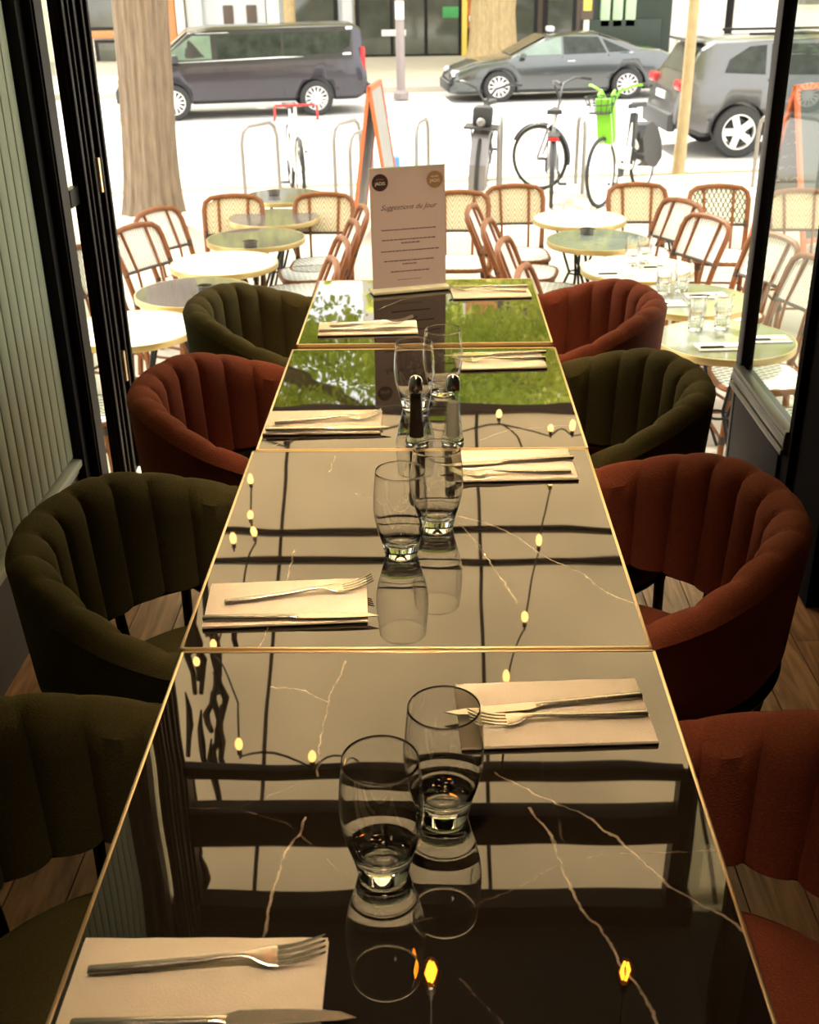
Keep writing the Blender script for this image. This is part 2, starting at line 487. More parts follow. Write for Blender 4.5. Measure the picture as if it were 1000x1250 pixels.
def obj(name, mb, m, parent=None, loc=(0, 0, 0), rotz=0.0, ang=40, fix=False, kind=None, label=None):
    me = bpy.data.meshes.new(name)
    me.from_pydata([tuple(p) for p in mb.v], [], mb.f)
    bm = bmesh.new(); bm.from_mesh(me)
    bmesh.ops.remove_doubles(bm, verts=bm.verts, dist=1e-6)
    bmesh.ops.recalc_face_normals(bm, faces=bm.faces)
    bm.to_mesh(me); bm.free()
    me.shade_smooth()
    me.set_sharp_from_angle(angle=math.radians(ang))
    me.materials.append(m)
    o = bpy.data.objects.new(name, me)
    COL.objects.link(o)
    o.location = loc; o.rotation_euler = (0, 0, rotz)
    if parent is not None: o.parent = parent
    if kind: o['kind'] = kind
    if label: o['label'] = label
    return o

def tag(o, label, cat, group=None):
    o['label'] = label; o['category'] = cat
    if group: o['group'] = group
    return o

def thing(name, label, cat, loc=(0, 0, 0), rotz=0.0, group=None):
    o = bpy.data.objects.new(name, None)
    COL.objects.link(o)
    o.empty_display_size = .05
    o.location = loc; o.rotation_euler = (0, 0, rotz)
    return tag(o, label, cat, group)

def dup(root, loc, rotz, label, group=None, mats=None, scale=None):
    def cp(o, par):
        c = o.copy(); COL.objects.link(c)
        if par is not None: c.parent = par
        if mats and c.type == 'MESH' and c.data.materials and c.data.materials[0] in mats:
            key = (c.data.name, mats[c.data.materials[0]].name)
            if key not in _swap:
                nm = c.data.copy(); nm.materials[0] = mats[c.data.materials[0]]; _swap[key] = nm
            c.data = _swap[key]
        for k in [q for q in list(o.children)]: cp(k, c)
        return c
    r = cp(root, None)
    r.location = loc; r.rotation_euler = (0, 0, rotz); r['label'] = label
    if scale: r.scale = scale
    if group: r['group'] = group
    return r
_swap = {}

def struct(name, mb, m, **k):
    return obj(name, mb, m, kind='structure', **k)

# ================================================================== THE ROOM
FZ = -0.60     # terrace pavement below the dining-room floor
RZD = -0.85    # road level
floor = struct('floor', MB().box((0.45, 0.30, -.32), (3.3, 6.6, .57)), K['slab'])
# floor planks (in view)
pl = None
rows_x = np.arange(-1.04, 1.45, .118)
for i, x in enumerate(rows_x):
    y = .1 - (i % 3) * .37
    while y < 3.59:
        y1 = min(y + 1.05, 3.595)
        if y1 > .35:
            ya = max(y, .3)
            L = y1 - ya
            b = MB().box((0, 0, -.0175), (.115, L - .003, .033 + .0))
            o = obj('plank', b, K['floor'], floor, loc=(x + .059, (ya + y1) / 2, -.001 - .001 * ((i * 7 + int(y * 9)) % 2)))
        y += 1.05
# left wall: sage boards over a dado
wl = struct('wall_left', MB().box((-1.10, .0, 1.9), (.10, 6.05, 3.4)), K['groove'])
wl2 = MB().box((-1.072, -1.5, 1.9), (.05, 5.6, 3.4)); obj('panel', wl2, K['wall_green'], wl)
yb = 3.022; bi = 0
bd = MB().bbox((0, 0, 0), (.022, .0525, 3.28), .004)
first = None
while yb > 1.35:
    if first is None:
        first = obj('board', bd, K['wall_green'], wl, loc=(-1.047, yb - .028, 1.955))
    else:
        c = first.copy(); COL.objects.link(c); c.location = (-1.047, yb - .028, 1.955)
    yb -= .0575
obj('dado_panel', MB().box((-1.052, .0, .14), (.03, 6.1, .28)), K['dado'], wl)
rb = MB().bbox((-1.040, .0, .293), (.045, 6.08, .024), .005); rb.bbox((-1.046, 0, .268), (.03, 6.08, .02), .004)
obj('dado_rail', rb, K['rail'], wl)
# other walls (mostly outside the frame)
struct('wall_back', MB().box((.45, -3.05, 1.75), (3.4, .1, 3.7)), K['inwall'])
struct('wall_right', MB().box((2.12, -.2, 1.75), (.1, 5.8, 3.7)), K['inwall'])
struct('ceiling', MB().box((.45, .3, 3.62), (3.4, 6.6, .12)), K['ceil'])
# left jamb and folded leaf stack
j = MB()
j.box((-1.08, 3.125, 1.6), (.19, .09, 3.4)); j.box((-1.025, 3.06, 1.6), (.03, .05, 3.4)); j.box((-1.0, 3.10, 1.6), (.04, .02, 3.4))
struct('trim_1', j, K['black'])
ws = struct('door_1', MB().box((-1.003, 3.445, 1.78), (.026, .27, 3.42)), K['black'])
for yy, xx, w in ((3.325, -.988, .02), (3.38, -.990, .012), (3.43, -.988, .02), (3.50, -.986, .016), (3.565, -.988, .02)):
    obj('moulding', MB().bbox((xx, yy, 1.78), (.022, w, 3.40), .003), K['black'], ws)
for zz in (.45, 1.05, 2.2):
    hb = MB(); hb.tube([(-.978, 3.46, zz - .05), (-.978, 3.46, zz + .05)], .008)
    obj('hinge', hb, K['brass'] if zz < 1.5 else K['blackm'], ws)
obj('latch', MB().box((-1.01, 3.27, 1.02), (.02, .08, .05)), K['blackm'], ws)
pn = struct('window_1', MB().box((-1.02, 3.24, 1.75), (.006, .135, 3.4)), K['glass_pane'])
# right: glazed leaf standing open, pilaster and end wall
wr_ = struct('door_2', MB().box((1.05, 3.26, .195), (.045, .60, .36)), K['matteb'])
lf = MB()
lf.bbox((1.052, 3.565, 1.78), (.042, .06, 3.45), .005)
obj('stile', lf, K['black'], wr_)
lf = MB(); lf.bbox((1.045, 3.25, .375), (.07, .60, .035), .006); lf.bbox((1.020, 3.25, .345), (.03, .60, .02), .004); lf.bbox((1.028, 3.25, .40), (.03, .6, .016), .003)
obj('rail', lf, mat('rail_dark', (.05, .05, .045), .35, .2), wr_)
obj('kick_panel', MB().bbox((1.022, 3.25, .18), (.012, .50, .28), .003), mat('kick_paint', (.020, .018, .018), .6, spec=.04), wr_)
obj('pane', MB().box((1.055, 3.25, 1.95), (.006, .60, 3.1)), K['glass_pane'], wr_)
struct('trim_2', MB().box((1.16, 2.82, 1.75), (.23, .28, 3.7)).box((1.035, 2.94, 1.75), (.02, .03, 3.7)), K['matteb'])
struct('wall_end', MB().box((1.66, 2.72, 1.75), (.80, .12, 3.7)), K['matteb'])
obj_ = struct('trim_3', MB().bbox((1.215, 2.664, .42), (.16, .02, .012), .003).bbox((1.215, 2.66, .39), (.16, .03, .01), .003), K['rail'])
# transom and header over the opening
hd = MB(); hd.box((.0, 3.57, 3.53), (2.2, .10, .14)); struct('trim_4', hd, K['black'])
hd = MB(); hd.bbox((.0, 3.57, 3.055), (2.02, .09, .165), .008); struct('trim_5', hd, K['black'])
hd = MB(); hd.bbox((.0, 3.57, 2.79), (2.02, .05, .06), .006); struct('trim_6', hd, K['black'])
struct('trim_7', MB().box((1.02, 3.57, 3.2), (.06, .08, .8)).box((-1.0, 3.57, 3.2), (.06, .08, .8)), K['black'])
struct('wall_front', MB().box((-3.1, 3.2, 1.4), (4.0, .2, 4.0)).box((3.4, 2.9, 1.4), (3.0, .2, 4.0)).box((0.2, 3.55, 5.6), (10, .3, 4.0)), K['cream'])
struct('roof', MB().box((0.2, 0.2, 3.9), (9.5, 6.6, .2)), K['cream'])

# ================================================================== DINING TABLES
def dining_table(y0, y1, x0, x1, m, label, ztop=.75, skew=0.0):
    cx, cy = (x0 + x1) / 2, (y0 + y1) / 2; w = x1 - x0; d = y1 - y0
    t = thing('dining_table', label, 'table', (cx, cy, 0), skew, 'square marble dining tables in a row')
    obj('tabletop', MB().box((0, 0, ztop - .0105), (w - .008, d - .008, .021)), m, t)
    e = MB()
    for a, b, c, f in ((0, d / 2 - .0025, w, .005), (0, -d / 2 + .0025, w, .005)):
        e.bbox((a, b, ztop - .0105), (c, f, .0225), .0012)
    for a in (-1, 1): e.bbox((a * (w / 2 - .0025), 0, ztop - .0105), (.005, d, .0225), .0012)
    obj('edge_band', e, K['brass'], t)
    obj('column', MB().lathe([(.03, .02), (.03, ztop - .03)], 20), K['blackm'], t)
    obj('base_plate', MB().bbox((0, 0, .008), (.40, .40, .016), .004), K['blackm'], t)
    obj('top_spider', MB().box((0, 0, ztop - .027), (.42, .05, .008)).box((0, 0, ztop - .027), (.05, .42, .008)), K['blackm'], t)
    return t
dining_table(.612, 1.309, -.328, .327, marble('marble_front', V1, G1), 'square black veined marble table nearest the viewer, brass edged')
dining_table(1.314, 2.024, -.332, .324, marble('marble_second', V2, []), 'second square black marble table from the viewer, brass edged, two glasses near its middle')
dining_table(2.028, 2.672, -.326, .326, marble('marble_third', V3, []), 'third square black marble table from the viewer, carrying the salt and pepper shakers')
dining_table(2.712, 3.352, -.320, .324, marble('marble_far', V4, []), 'square black marble table at the window end, carrying the menu stand')

# ================================================================== TUB CHAIRS
def tub_chair(fab, label, loc, rotz):
    t = thing('tub_chair', label, 'chair', loc, rotz, 'upholstered tub chairs along the marble tables')
    n_ch = 15; ph0 = math.radians(118); nper = 8; nph = n_ch * nper
    rows = []
    for i in range(nph + 1):
        u = i / nph; ph = -ph0 + 2 * ph0 * u; a = abs(ph)
        k = min(1, max(0, (math.degrees(a) - 30) / 75)); k = k * k * (3 - 2 * k)
        zt = .795 - .085 * k
        e = min(u, 1 - u) / .035
        th = math.sqrt(max(0, 1 - (1 - min(1, e)) ** 2)) if e < 1 else 1.0
        th = max(th, .06)
        zb = .540; c = abs(math.sin(PI * u * n_ch)) ** .5
        mid_z = (zt + zb) / 2
        zt2 = mid_z + (zt - mid_z) * (.75 + .25 * th); zb2 = mid_z + (zb - mid_z) * (.85 + .15 * th)
        Rm = .272; hw = .029 * th
        bl = .016 * c * th
        def rr(z): return (z - zb) / (zt - zb) * .018
        pts = []
        H = zt2 - zb2
        for q in (0.0, .03, .2, .45, .7, .86):
            z = zb2 + H * q
            pts.append((Rm - hw - bl * (1 if q > .02 else .3) + rr(z) + .004 * (q == 0), z))
        for an in (20, 50, 80, 105, 135, 165):
            r_ = math.radians(180 - an)
            pts.append((Rm + rr(zt2) + math.cos(r_) * (hw + bl * max(0, .95 - an / 135)), zt2 - .028 + math.sin(r_) * (.026 + .004 * c)))
        for q in (.84, .6, .35, .12, 0.0):
            z = zb2 + H * q
            pts.append((Rm + hw * 1.0 + rr(z) - .012 * (q == 0), z))
        rows.append([(-r * math.cos(ph), r * math.sin(ph), z) for r, z in pts])
    b = MB().grid(rows, closeu=True)
    n = len(rows[0]); b.f.append(tuple(range(n))); b.f.append(tuple(nph * n + q for q in range(n)))
    obj('backrest', b, fab, t, ang=34)
    # round upholstered seat
    obj('seat', MB().lathe([(0, .375), (.245, .375), (.262, .385), (.266, .42), (.262, .445), (.240, .462), (.18, .470), (0, .472)], 48), fab, t, ang=60)
    fr = MB()
    fr.tube([(-(.288) * math.cos(p), .288 * math.sin(p), .526) for p in np.linspace(-ph0, ph0, 48)], .013, 8)
    fr.tube([(.245 * math.cos(p), .245 * math.sin(p), .368) for p in np.linspace(0, 2 * PI, 40, endpoint=False)], .010, 8, closed=True)
    obj('frame_ring', fr, K['blackm'], t)
    for a in (38, 142, 218, 322):
        p = math.radians(a); c, s = math.cos(p), math.sin(p)
        top = (.285 * c, .285 * s, .49) if c < 0 or True else None
        leg = MB().tube([(.27 * c, .27 * s, .0), (.262 * c, .262 * s, .37), (.288 * c, .288 * s, .52)], [.009, .012, .010], 8)
        obj('leg', leg, K['blackm'], t)
    for a in (158, 202):
        p = math.radians(a); c, s = math.cos(p), math.sin(p)
        obj('support_post', MB().tube([(.236 * c, .236 * s, .46), (.272 * c, .272 * s, .55)], .011, 8), K['blackm'], t)
    return t
g1 = tub_chair(K['green_fab'], 'olive green tub chair in the near left corner, beside the nearest table', (-.345, .93, 0), 0)
dup(g1, (-.345, 1.63, 0), 0, 'olive green tub chair beside the sage boarded wall, second from the viewer')
dup(g1, (-.335, 2.985, 0), 0, 'olive green tub chair far left, in front of the terrace tables')
dup(g1, (.315, 2.335, 0), PI, 'olive green tub chair on the right side, between two rust ones')
r1 = tub_chair(K['rust_fab'], 'rust red tub chair in the near right corner, beside the nearest table', (.345, .89, 0), PI)
dup(r1, (.325, 1.70, 0), PI, 'large rust red channel-back tub chair on the right, second from the viewer')
dup(r1, (-.325, 2.33, 0), 0, 'rust red tub chair on the left side, between two olive ones')
dup(r1, (.335, 2.99, 0), PI, 'rust red tub chair far right, in front of the terrace glasses')

# ================================================================== GLASSES, SHAKERS, SETTINGS
TOPZ = .7512
def cr(P, k=4):
    """smooth a lathe profile (Catmull-Rom)"""
    out = []
    for i in range(len(P) - 1):
        p0, p1, p2, p3 = P[max(i - 1, 0)], P[i], P[i + 1], P[min(i + 2, len(P) - 1)]
        for j in range(k):
            u = j / k
            out.append(tuple(max(0, .5 * (2 * b + (c - a) * u + (2 * a - 5 * b + 4 * c - d) * u * u + (3 * b - a - 3 * c + d) * u ** 3)) for a, b, c, d in zip(p0, p1, p2, p3)))
    return out + [P[-1]]
def tumbler(label, loc):
    h = .146
    out = [(0, 0), (.024, 0), (.0265, .0015)] + cr([(.0275, .006), (.0315, .024), (.0375, .045), (.0420, .068), (.0432, .086), (.0424, .108), (.0405, .128), (.0387, h - .0006)])
    inn = [(.0384, h), (.0379, h), (.0376, h - .0006)] + cr([(.0375, h - .001), (.0394, .128), (.0413, .108), (.0421, .086), (.0409, .068), (.0362, .046), (.0290, .029), (.018, .0205), (0, .018)])
    o = obj('drinking_glass', MB().lathe(out + inn, 64), K['glass'], loc=loc, ang=28)
    return tag(o, label, 'glass', 'clear barrel tumblers on the marble tables')
tg = tumbler('clear barrel tumbler on the nearest table, the nearer and left one', (-.031, .888, TOPZ))
def cpt(o, loc, label):
    c = o.copy(); COL.objects.link(c); c.location = loc; c['label'] = label; return c
cpt(tg, (.033, .975, TOPZ), 'clear barrel tumbler on the nearest table, the farther one by the knife tip')
cpt(tg, (-.029, 1.592, TOPZ), 'clear barrel tumbler on the second table, nearer one beside the fork tines')
cpt(tg, (.029, 1.684, TOPZ), 'clear barrel tumbler on the second table, just behind its nearer mate')
cpt(tg, (-.016, 2.255, TOPZ), 'clear barrel tumbler behind the pepper shaker, left of its pair')
cpt(tg, (.045, 2.345, TOPZ), 'clear barrel tumbler on the third table, farthest from the viewer')

def shaker(label, loc, fill, fh, name):
    t = thing(name, label, 'shaker', loc)
    n = 8
    out = [(.0, 0), (.0215, 0), (.0225, .003), (.0205, .012), (.0170, .03), (.0150, .06), (.0138, .09), (.0132, .108), (.0125, .112)]
    inn = [(.0112, .112), (.0115, .10), (.0128, .06), (.0140, .03), (.0150, .012), (0, .008)]
    obj('body', MB().lathe(out[2:], n), K['glass_pane'], t, ang=15)
    obj('base', MB().lathe([(0, 0), (.0215, 0), (.0222, .003), (.0205, .0078), (0, .0080)], n * 2), K['glass'], t, ang=15)
    obj('filling', MB().lathe([(0, .0085), (.0142, .0130), (.0134, .03), (.0122, .06), (.0110 if fh > .08 else .0118, fh), (0, fh + .002)], 20), fill, t)
    obj('cap', MB().lathe([(.0145, .108), (.0148, .113), (.0140, .118), (.0136, .126), (.011, .134), (.006, .1385), (0, .1395)], 24), K['chrome'], t)
    hl = MB()
    for a in range(8):
        hl.lathe([(0, .0), (.0009, 0), (.0009, .001), (0, .001)], 6, T((.006 * math.cos(a * PI / 4), .006 * math.sin(a * PI / 4), .1380)))
    obj('hole_dots', hl, K['black'], t)
    return t
shaker('clear glass pepper shaker with a dark filling and metal cap', (-.010, 2.062, TOPZ), K['pepper'], .100, 'pepper_shaker')
shaker('clear glass salt shaker with a pale filling and metal cap', (.062, 2.066, TOPZ), K['salt'], .082, 'salt_shaker')

def napkin_mesh(w, d, s=0):
    b = MB()
    rr_ = random.Random(s)
    for k, (z0, z1, sk) in enumerate(((0, .0014, 0), (.0016, .0030, .003), (.0032, .0048, -.002))):
        nx = 10
        ww = w - .002 * k
        rows = []
        for iy in (0, 1):
            rows.append([(-ww / 2 + ww * i / nx, (iy - .5) * d + sk * (1 if iy else .4) + rr_.uniform(-.0006, .0006), 0) for i in range(nx + 1)])
        poly = rows[0] + rows[1][::-1]
        b.prism([(p[0], p[1]) for p in poly], z0, z1)
    b.tube([(-w / 2 + .001, -d / 2 + .001, .0024), (w / 2 - .001, -d / 2 + .001, .0024)], .0024, 8)   # folded edge
    return b
def napkin(label, x, y, w, d, ang, s):
    o = obj('napkin', napkin_mesh(w, d, s), K['napkin'], loc=(x, y, TOPZ), rotz=math.radians(ang))
    return tag(o, label, 'napkin', 'folded paper napkins on the marble tables')

def fork_mesh():
    """handle end at x=0, tines point to +x, total .222"""
    b = MB()
    # handle + neck + head as grid of cross sections (x, half width, z, thickness)
    S = [(0, .0042, .0035, .0062), (.002, .0050, .0035, .0068), (.05, .0048, .0042, .0064), (.10, .0042, .0060, .0052), (.128, .0034, .0085, .0040), (.143, .0034, .0092, .0032), (.152, .0055, .0085, .0024), (.160, .0098, .0068, .0018), (.168, .0122, .0052, .0016), (.177, .0128, .0046, .0015)]
    rows = []
    for x, w, z, t in S:
        r = []
        for k in range(12):
            a = 2 * PI * k / 12
            ca, sa = math.cos(a), math.sin(a)
            r.append((x, w * math.copysign(abs(ca) ** .6, ca), z + t / 2 * math.copysign(abs(sa) ** .8, sa)))
        rows.append(r)
    b.grid(rows, closeu=True); b.f.append(tuple(range(12))); b.f.append(tuple(len(b.v) - 12 + k for k in range(12)))
    return b
def tine_mesh(y):
    b = MB(); rows = []
    for x, w, z in ((.176, .0020, .0046), (.188, .0018, .0056), (.200, .0017, .0082), (.212, .0015, .0120), (.221, .0008, .0155), (.2225, .0003, .0162)):
        sp = 1 + (x - .176) * .6
        rows.append([(x, y * sp - w, z - .0008), (x, y * sp + w, z - .0008), (x, y * sp + w * .8, z + .0008), (x, y * sp - w * .8, z + .0008)])
    b.grid(rows, closeu=True); b.f.append((0, 1, 2, 3)); b.f.append((20, 21, 22, 23))
    return b
def knife_handle():
    b = MB(); rows = []
    for x, w, t in ((0, .0045, .0060), (.002, .0055, .0072), (.06, .0052, .0066), (.12, .0046, .0056), (.130, .0052, .0060), (.134, .0050, .0040), (.138, .0056, .0030)):
        r = []
        for k in range(12):
            a = 2 * PI * k / 12; ca, sa = math.cos(a), math.sin(a)
            r.append((x, w * math.copysign(abs(ca) ** .6, ca), .0042 + t / 2 * math.copysign(abs(sa) ** .8, sa)))
        rows.append(r)
    b.grid(rows, closeu=True); b.f.append(tuple(range(12))); b.f.append(tuple(len(b.v) - 12 + k for k in range(12)))
    return b
def knife_blade():
    up = [(.134, .0052), (.145, .0085)]
    for i in range(22):                       # serrated edge
        x = .150 + i * .0042
        y = .0098 * math.cos(((x - .150) / .106) ** 1.7 * 1.40) + .0002
        up += [(x, y), (x + .0021, y - .0009)]
    tip = [(.2535, -.0022)]
    lo = [(.235, -.0046), (.20, -.0062), (.16, -.0062), (.134, -.0050)]
    return MB().prism(up + tip + lo, .0035, .0050)
fork0 = None; knife0 = None
def fork(label, x, y, ang, z, flip=1):
    global fork0
    if fork0 is None:
        t = thing('fork', label, 'fork', (x, y, z), math.radians(ang), 'stainless forks on the marble tables')
        obj('handle', fork_mesh(), K['steel'], t, ang=50)
        for yy in (-.0100, -.0034, .0034, .0100): obj('tine', tine_mesh(yy), K['steel'], t)
        fork0 = t
        return t
    return dup(fork0, (x, y, z), math.radians(ang), label)
def knife(label, x, y, ang, z, flip=1):
    global knife0
    if knife0 is None:
        t = thing('table_knife', label, 'knife', (x, y, z), math.radians(ang), 'stainless knives on the marble tables')
        obj('handle', knife_handle(), K['steel'], t, ang=50)
        obj('blade', knife_blade(), K['steel'], t)
        knife0 = t
        return t
    return dup(knife0, (x, y, z), math.radians(ang), label)
ZN = TOPZ + .0052
def at(a, b): return math.degrees(math.atan2(b[1] - a[1], b[0] - a[0]))
SET = [
    ('on the nearest table, bottom left', (-.199, .728, .238, .128, 0.3), ((-.302, .750), (-.079, .772)), ((-.301, .690), (-.047, .700))),
    ('on the nearest table, right side', (.172, 1.160, .238, .132, 3.0), ((.288, 1.150), (.066, 1.133)), ((.287, 1.188), (.036, 1.150))),
    ('on the second table, left by the olive chair', (-.195, 1.434, .238, .124, 4.0), ((-.286, 1.425), (-.066, 1.478)), ((-.310, 1.380), (-.060, 1.386))),
    ('on the second table, right behind the tumbler', (.176, 1.940, .222, .140, 2.0), ((.276, 1.893), (.054, 1.884)), ((.288, 1.958), (.036, 1.925))),
    ('on the third table, left of the shakers', (-.204, 2.168, .240, .128, 1.0), ((-.303, 2.152), (-.082, 2.184)), ((-.316, 2.110), (-.066, 2.120))),
    ('on the third table, far right corner', (.184, 2.563, .208, .124, 3.0), ((.290, 2.562), (.070, 2.540)), ((.296, 2.605), (.046, 2.580))),
    ('on the window-end table, left side', (-.146, 2.838, .258, .112, 3.0), ((-.246, 2.842), (-.026, 2.885)), ((-.270, 2.800), (-.022, 2.815))),
    ('on the window-end table, right of the menu', (.190, 3.190, .225, .132, 3.0), ((.292, 3.170), (.072, 3.195)), ((.300, 3.225), (.052, 3.235))),
]
for i, (where, nap, fk, kn) in enumerate(SET):
    napkin('folded beige paper napkin ' + where, *nap, i)
    fork('stainless fork lying on the napkin ' + where, fk[0][0], fk[0][1], at(*fk), ZN)
    knife('stainless serrated knife lying on the napkin ' + where, kn[0][0], kn[0][1], at(*kn), ZN)

# ================================================================== MENU STAND
ms = thing('menu_stand', 'upright menu card in a clear stand on the window-end table', 'menu', (-.043, 3.222, TOPZ), math.radians(17))
Wm, Hm = .220, .335
lean = RX(math.radians(-1.5))
obj('card', MB().box((0, 0, .012 + Hm / 2), (Wm, .0012, Hm), lean), K['paper'], ms)
b = MB(); b.bbox((0, -.0035, .012 + Hm / 2), (Wm + .004, .003, Hm + .004), .0006, lean)
obj('base_strip', MB().bbox((0, 0, .006), (Wm + .012, .06, .009), .002), mat('acrylic_edge', (.72, .70, .50), .15, var=.05), ms)
ed = MB()
ed.box((0, 0, .012 + Hm + .001), (Wm + .002, .003, .003), lean)
obj('top_edge', ed, mat('acrylic_top', (.70, .78, .60), .2, var=.05), ms)
def disc(r, n=32): return [(r * math.cos(2 * PI * k / n), r * math.sin(2 * PI * k / n)) for k in range(n)]
FR = lean @ T((0, -.0007, .012)) @ RX(PI / 2)
def on_card(mb_fn, x, z, h=.0003):
    return FR @ T((x, z, 0))
for sx, mt in ((-1, 'inkd'), (1, 'gold')):
    obj('round_logo', MB().prism(disc(.0235), 0, .0005, on_card(None, sx * .080, Hm - .038)), K[mt], ms, label=('dark' if sx < 0 else 'gold') + ' round logo printed at the card top')
def text_mesh(txt, size, shear=0.0, bold=0.0):
    cu = bpy.data.curves.new('text', 'FONT')
    cu.body = txt; cu.size = size; cu.align_x = 'CENTER'; cu.align_y = 'CENTER'; cu.shear = shear; cu.offset = bold; cu.resolution_u = 3
    cu.extrude = .00015
    o = bpy.data.objects.new('text', cu); COL.objects.link(o)
    dg = bpy.context.evaluated_depsgraph_get(); dg.update()
    me = bpy.data.meshes.new_from_object(o.evaluated_get(dg))
    mb = MB(); mb.v = [tuple(v.co) for v in me.vertices]; mb.f = [tuple(p.vertices) for p in me.polygons]
    bpy.data.objects.remove(o); bpy.data.curves.remove(cu)
    return mb
def put_text(txt, size, x, z, m, parent, shear=0, bold=0, name='lettering', FRm=None, rot=0, dz=.0007):
    mb = text_mesh(txt, size, shear, bold)
    M = (FRm if FRm is not None else FR) @ T((x, z, dz)) @ RZ(rot)
    k = MB(); k.add(mb.v, mb.f, M)
    return obj(name, k, m, parent)
for sx in (-1, 1):
    put_text('JADIS', .0125, sx * .080, Hm - .041, K['printw'], ms)
    put_text('BISTRO', .0065, sx * .080, Hm - .030, K['gold'] if sx < 0 else K['printw'], ms)
put_text('Suggestions du Jour', .0205, 0, Hm - .108, K['ink'], ms, shear=.5)
b = MB()
rl = random.Random(3)
for z, wd in ((.165, .160), (.137, .158), (.127, .045), (.105, .166), (.077, .150), (.067, .040), (.046, .112), (.022, .07)):
    x = -wd / 2
    while x < wd / 2:
        w = rl.uniform(.004, .012)
        b.box((x + w / 2, z, .0003), (w, .0030 if z > .03 else .0016, .0003), FR)
        x += w + .0018
obj('menu_lines', b, K['ink'], ms)

# ================================================================== AWNING AND FESTOON LIGHTS
SL = -.65
def awz(Y): return 3.55 + (Y - 3.62) * SL
aw = thing('awning', 'taupe canvas terrace awning sloping out over the tables', 'awning', (0, 3.62, 3.55))
th = math.atan(SL)
Lc = (5.83 - 3.62) / math.cos(th)
Mw = RX(th)
obj('canvas', MB().box((0, Lc / 2, 0), (5.6, Lc, .004), Mw), K['canvas'], aw)
for x in (-2.66, -1.72, -.77, .26, 1.22, 2.2):
    obj('seam', MB().box((x, Lc / 2, -.004), (.018, Lc, .004), Mw), K['seam'], aw)
for Y in (5.02, 5.17):
    l = (Y - 3.62) / math.cos(th)
    obj('cross_bar', MB().bbox((0, l, -.035), (5.6, .03, .04), .006, Mw), K['black'], aw)
obj('front_bar', MB().bbox((0, Lc, .0), (5.6, .06, .06), .01, Mw), K['seam'], aw)
for x in (-2.6, 2.6):
    obj('arm', MB().box((x, Lc / 2, -.05), (.04, Lc, .05), Mw), K['black'], aw)

def bulb_parts(parent, p, big=False):
    x, y, z = p
    s = 1.25 if big else 1.0
    k = MB().lathe([(0, .050), (.004, .049), (.0045, .03), (.010, .028), (.010, 0), (0, 0)], 12, T((x, y, z + .01)) @ Matrix.Scale(s, 4))
    so = obj('socket', k, K['cord'], parent)
    prof = [(0, -.050), (.008, -.047), (.014, -.036), (.0165, -.022), (.014, -.008), (.010, 0)]
    if big:
        obj('bulb', MB().lathe(prof + [(.0094, -.0005), (.0135, -.0085), (.0159, -.022), (.0135, -.0355), (.0078, -.0462), (0, -.0492)], 20, T((x, y, z + .012)) @ Matrix.Scale(1.9, 4)), K['bulbglass'], so)
        fl = MB()
        for a in range(4):
            c, s_ = math.cos(a * PI / 2 + .4), math.sin(a * PI / 2 + .4)
            fl.tube([(x + .006 * c, y + .006 * s_, z - .005), (x + .015 * c, y + .015 * s_, z - .036), (x + .006 * c, y + .006 * s_, z - .068)], .0036, 6)
        obj('filament', fl, K['fil'], so)
    else:
        obj('bulb', MB().lathe(prof, 14, T((x, y, z + .012)) @ Matrix.Scale(.95, 4)), K['bulb'], so)
def festoon(label, pts, bulbs):
    t = thing('string_light', label, 'lights', (0, 0, 0))
    P = []
    for a, b_ in zip(pts[:-1], pts[1:]):
        for k in range(6):
            u = k / 6; q = Vector(a).lerp(Vector(b_), u); q.z -= .05 * math.sin(PI * u); P.append(q)
    P.append(Vector(pts[-1]))
    obj('cord', MB().tube(P, .0045, 6), K['cord'], t)
    for i in bulbs: bulb_parts(t, (i[0], i[1], i[2] - .05))
    return t
SR = [(.29, 3.48, 2.62), (.334, 4.08, 2.74), (.446, 4.494, 2.69), (.537, 4.878, 2.49), (.621, 5.243, 2.34), (.535, 5.352, 2.24), (.362, 5.42, 2.04)]
festoon('string of small warm bulbs hung under the awning, right of centre', [(.28, 3.52, 2.76)] + SR, SR)
SLs = [(-.43, 3.30, 2.55), (-.73, 3.485, 2.64), (-.807, 3.891, 2.69), (-.988, 4.348, 2.74), (-.90, 4.60, 2.62), (-.862, 4.893, 2.44), (-.902, 5.085, 2.44), (-.928, 5.299, 2.34)]
festoon('string of small warm bulbs hung under the awning, on the left', [(-.3, 3.52, 2.70)] + SLs, [SLs[i] for i in (0, 1, 3, 5, 6, 7)] + [(-.95, 4.816, 2.44), (-1.009, 4.08, 2.66)])
SF = [(-1.1, 5.60, 2.28), (-.737, 5.30, 2.09), (-.455, 5.38, 2.09), (.15, 5.6, 2.15), (.623, 5.36, 2.09), (.739, 5.39, 2.09), (1.2, 5.6, 2.2)]
festoon('string of small warm bulbs along the front of the awning', SF, [SF[i] for i in (1, 2, 4, 5)])
# bundle of dry hanging vines on the left
vn = thing('hanging_vines', 'dark dry hanging vine bundle above the left of the opening', 'plant', (-1.02, 4.2, 2.7))
rv = random.Random(5)
vb = MB()
for i in range(26):
    x = rv.uniform(-.14, .10); y = rv.uniform(-.75, .55); L = rv.uniform(.18, .5)
    z = awz(4.2 + y) - 2.7 - .03
    pts = [(x + rv.uniform(-.02, .02), y + rv.uniform(-.02, .02), z - L * q / 4) for q in range(5)]
    vb.tube(pts, [.012, .014, .018, .014, .004], 6)
obj('strands', vb, mat('dry_vine', (.035, .022, .015), .9), vn)
